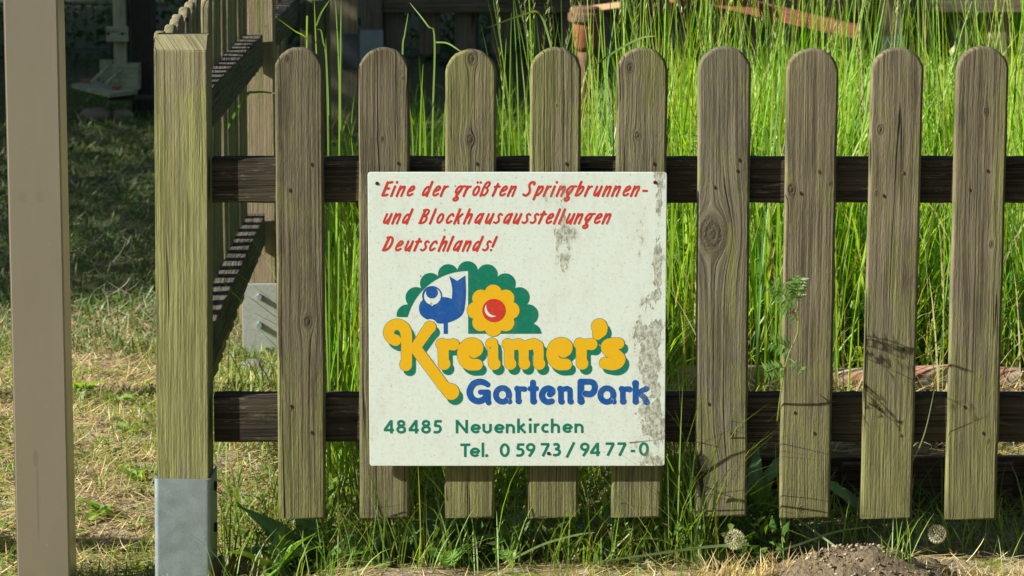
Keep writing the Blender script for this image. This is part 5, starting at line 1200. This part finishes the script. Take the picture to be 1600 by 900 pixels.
for px, s, lb in ((150, 0.05, 'rough stone propping up the timber stand'), (192, 0.035, 'dark stone under the timber stand')): 
    x = at(px, 160, YB-0.1)[0]; rock('stone', (x, YB-0.12, float(gz(x, YB-0.12))+0.03), (s*1.3, s, s*0.9), plain('rough_stone', (0.26, 0.22, 0.16), 0.95, 0, 0.35, 30, 0.004), lb, 'stone', int(px))
M_brick = plain('terracotta', (0.33, 0.12, 0.07), 0.85, 0, 0.3, 60, 0.002)
for px, py, lb in ((133, 126, 'broken brick on the left end of the timber stand'), (181, 137, 'small broken brick on the near end of the timber stand')):
    p = at(px, py, YB-0.12); o = box('brick_piece', M_brick, -0.016, 0.016, -0.015, 0.015, -0.008, 0.008, None, 0.002, loc=(p[0], YB-0.12, p[2]), jit=0.002); tag(o, lb, 'brick')
# bits of red timber and a rusty lamp-like cast piece at the back of the plot
M_redw = wood('red_brown_timber', lo=(0.17, 0.055, 0.035), hi=(0.30, 0.115, 0.075), axis='Z', algae=0.0, crack=0.3, bump=0.002, seed=70)
YR = 7.5
rt = empty('red_timber', tuple(at(1345, 50, YR)), 'long red-brown stained timber leaning down to the right behind the tall grass', 'timber')
b0 = Vector(at(1344, 51, YR))-Vector(rt.location); b1 = Vector(at(1040, -20, YR+0.2))-Vector(rt.location); bar('beam', b1, b0, 0.056, M_redw, rt)
o = bar('cross_beam', Vector(at(1050, -4, YR-0.1))-Vector(rt.location), Vector(at(1180, 4, YR+0.05))-Vector(rt.location), 0.04, M_redw, rt)
M_rustm = plain('rusted_iron', (0.19, 0.07, 0.03), 0.85, 0.2, 0.55, 18, 0.004)
M_rbrown = plain('brown_iron', (0.16, 0.085, 0.06), 0.8, 0.2, 0.3, 40, 0.002)
Yi = 6.6; c = at(914, 120, Yi); kk = 1/5000*(Yi+5.29)
ir = empty('iron_stove', (c[0], Yi, 0.0), 'rusty iron garden fire column with a flat brown cap, behind the fourth picket', 'garden stove')
def lathe(prof, n=18):
    V = []; Fc = []
    for r_, z_ in prof:
        for k in range(n): V.append((r_*math.cos(2*math.pi*k/n), r_*math.sin(2*math.pi*k/n), z_))
    for i in range(len(prof)-1):
        for k in range(n): k2 = (k+1) % n; Fc.append((i*n+k, i*n+k2, (i+1)*n+k2, (i+1)*n+k))
    Fc.append(tuple(range(n))[::-1]); Fc.append(tuple((len(prof)-1)*n+k for k in range(n))); return V, Fc
zz2 = lambda v: float(at(914, v, Yi)[2])
V, Fc = lathe([(26*kk, zz2(33)), (27*kk, zz2(30)), (27*kk, zz2(21)), (24*kk, zz2(19)), (24*kk, zz2(13)), (20*kk, zz2(10))]); link('cap', mesh('cap', V, Fc, M_rbrown), ir)
V, Fc = lathe([(13*kk, zz2(80)), (17*kk, zz2(72)), (20*kk, zz2(50)), (20*kk, zz2(33)-0.002)]); link('body', mesh('body', V, Fc, M_rustm, True), ir)
V, Fc = lathe([(17*kk, -0.02), (16*kk, 0.03), (9*kk, zz2(95)), (14*kk, zz2(80)-0.002)]); link('base', mesh('base', V, Fc, M_rbrown, True), ir)
rt = empty('plank', tuple(at(950, 10, 6.9)), 'tan plank end sticking up beside the rusty iron column', 'plank'); bar('board', Vector(at(905, 16, 6.9))-Vector(rt.location), Vector(at(973, 7, 6.7))-Vector(rt.location), 0.022, plain('tan_board', (0.36, 0.22, 0.13), 0.8, 0, 0.2, 30), rt)

# ---------------------------------------------------------------- hedges and trees, some unseen and added to block light
def crown(name, label, c, rad, n, L, cols, trunk_r=0.1, trunk_h=None, cat='tree', box_=False, dens=1.0):
    c = np.array(c, float); rt = empty(name, (c[0], c[1], 0), label, cat); gg = Green()
    if box_: p = c+rng.uniform(-1, 1, (n, 3))*np.array(rad)
    else:
        k = 26; cc = rng.normal(0, 1, (k, 3)); cc /= np.linalg.norm(cc, axis=1)[:, None]; cc = c+cc*np.array(rad)*rng.uniform(0.3, 0.75, (k, 1)); i_ = rng.integers(0, k, n)
        q2 = rng.normal(0, 1, (n, 3)); q2 /= np.linalg.norm(q2, axis=1)[:, None]; p = cc[i_]+q2*np.array(rad)*0.38*rng.random((n, 1))**0.4
    d = rng.normal(0, 1, (n, 3)); d[:, 2] -= 0.3; up = rng.normal(0, 0.6, (n, 3))+np.array([0, 0, 1]); Ls = rng.uniform(L*0.6, L*1.3, n)
    gg.leaves(p, d, up, Ls, Ls*0.55, pick(cols, n)); V = np.concatenate(gg.V)-np.array([c[0], c[1], 0])
    o = link('crown' if not box_ else 'foliage', mesh('crown', V, np.concatenate(gg.F), M_leaf, col=np.concatenate(gg.C)), rt)
    M = plain('bark', (0.12, 0.095, 0.07), 0.95, 0, 0.35, 20, 0.01)
    if not box_:
        h_ = c[2]; V, Fc = tube([(0, 0, -0.1), (0.05, 0.02, h_*0.4), (0.0, 0.05, h_)], [trunk_r, trunk_r*0.75, trunk_r*0.4], 10); link('trunk', mesh('trunk', V, Fc, M, True), rt)
        for k in range(6):
            a_ = k*1.05; e_ = Vector((math.cos(a_)*rad[0]*0.7, math.sin(a_)*rad[1]*0.7, h_+rad[2]*0.3*math.sin(k*2))); V, Fc = tube([(0.03, 0.02, h_*0.5+0.1*k), e_*0.5+Vector((0, 0, h_*0.3)), e_], [trunk_r*0.45, trunk_r*0.3, trunk_r*0.1], 7); link('limb', mesh('limb', V, Fc, M, True), rt)
    else:
        for k in range(5):
            x = -rad[0]*0.8+k*rad[0]*0.4; yy_ = 0 if rad[0] > rad[1] else 0
            if rad[1] > rad[0]: V, Fc = tube([(0, -rad[1]*0.8+k*rad[1]*0.4, -0.1), (0.05, -rad[1]*0.8+k*rad[1]*0.4, c[2]+rad[2]*0.6)], [0.05, 0.02], 7)
            else: V, Fc = tube([(x, 0, -0.1), (x+0.05, 0, c[2]+rad[2]*0.6)], [0.05, 0.02], 7)
            link('stem', mesh('stem', V, Fc, M, True), rt)
    return rt
DK = [(0.035, 0.085, 0.025), (0.05, 0.12, 0.035), (0.03, 0.06, 0.025), (0.06, 0.14, 0.05)]  # dark leaf greens; on the back hedges they stand in for deep shade
crown('hedge', 'leafy hedge coloured dark for shade, behind the far fences on the left of the picture', (-1.9, 10.2, 1.1), (1.6, 0.7, 1.25), 11000, 0.055, DK, cat='hedge', box_=True)
crown('hedge', 'leafy hedge coloured dark for shade, behind the middle of the far picket fence', (0.7, 10.4, 1.1), (1.15, 0.7, 1.25), 8000, 0.055, DK, cat='hedge', box_=True)
crown('hedge', 'green hedge coloured lighter for sunlight, behind the right end of the far picket fence', (3.2, 11.4, 1.1), (1.5, 0.7, 1.25), 8000, 0.055, [(0.09, 0.2, 0.04), (0.13, 0.26, 0.05)], cat='hedge', box_=True)  # sunlight put into the leaf colour, lighter than the hedges beside it
crown('hedge', 'tall dense hedge to the left of the lawn, outside the picture', (-4.75, 5.2, 1.5), (0.45, 3.1, 1.5), 32000, 0.085, DK, cat='hedge', box_=True)
crown('tree', 'large leafy tree left of the far fences, outside the picture', (-7.5, 7.7, 4.0), (2.6, 2.4, 2.7), 42000, 0.17, DK, 0.22)
crown('tree', 'second leafy tree behind the hedge corner, outside the picture', (-4.5, 12.2, 3.2), (3.2, 2.0, 2.8), 26000, 0.16, DK, 0.2)
crown('tree', 'unseen tree added behind the back hedge to block light from the sky', (-1.6, 13.0, 3.4), (4.2, 1.6, 2.2), 22000, 0.17, DK, 0.2)  # added out of view to cut sky light on the background
crown('tree', 'unseen third tree added farther left to keep sun off the back hedge', (-11.0, 8.6, 4.6), (2.4, 3.0, 2.9), 24000, 0.2, DK, 0.25)  # added out of view to close a gap where sun leaked through
rt = empty('bollard', (-1.72, 1.28, 0), 'low timber bollard left of the metal pole, outside the picture', 'bollard'); link('timber', post_mesh('timber', 0.12, 0.12, 0.80, M_dim), rt)
rt = empty('bollard', (-2.1, -0.15, 0), 'unseen nearer bollard added left of the metal pole to cast a shadow band', 'bollard'); link('timber', post_mesh('timber', 0.10, 0.10, 0.80, M_dim), rt)  # added out of view for its shadow across the straw
crown('hedge', 'unseen long hedge added behind the viewer to deepen the shadows', (0.0, -12.0, 2.0), (9.0, 0.6, 2.1), 16000, 0.2, DK, cat='hedge', box_=True)  # added behind the camera to cut low sky light
crown('hedge', 'unseen tall hedge added right of the grass plot to darken faces turned that way', (6.0, 2.0, 2.0), (0.6, 9.0, 2.1), 16000, 0.2, DK, cat='hedge', box_=True)  # added out of view so right-hand faces get less sky light
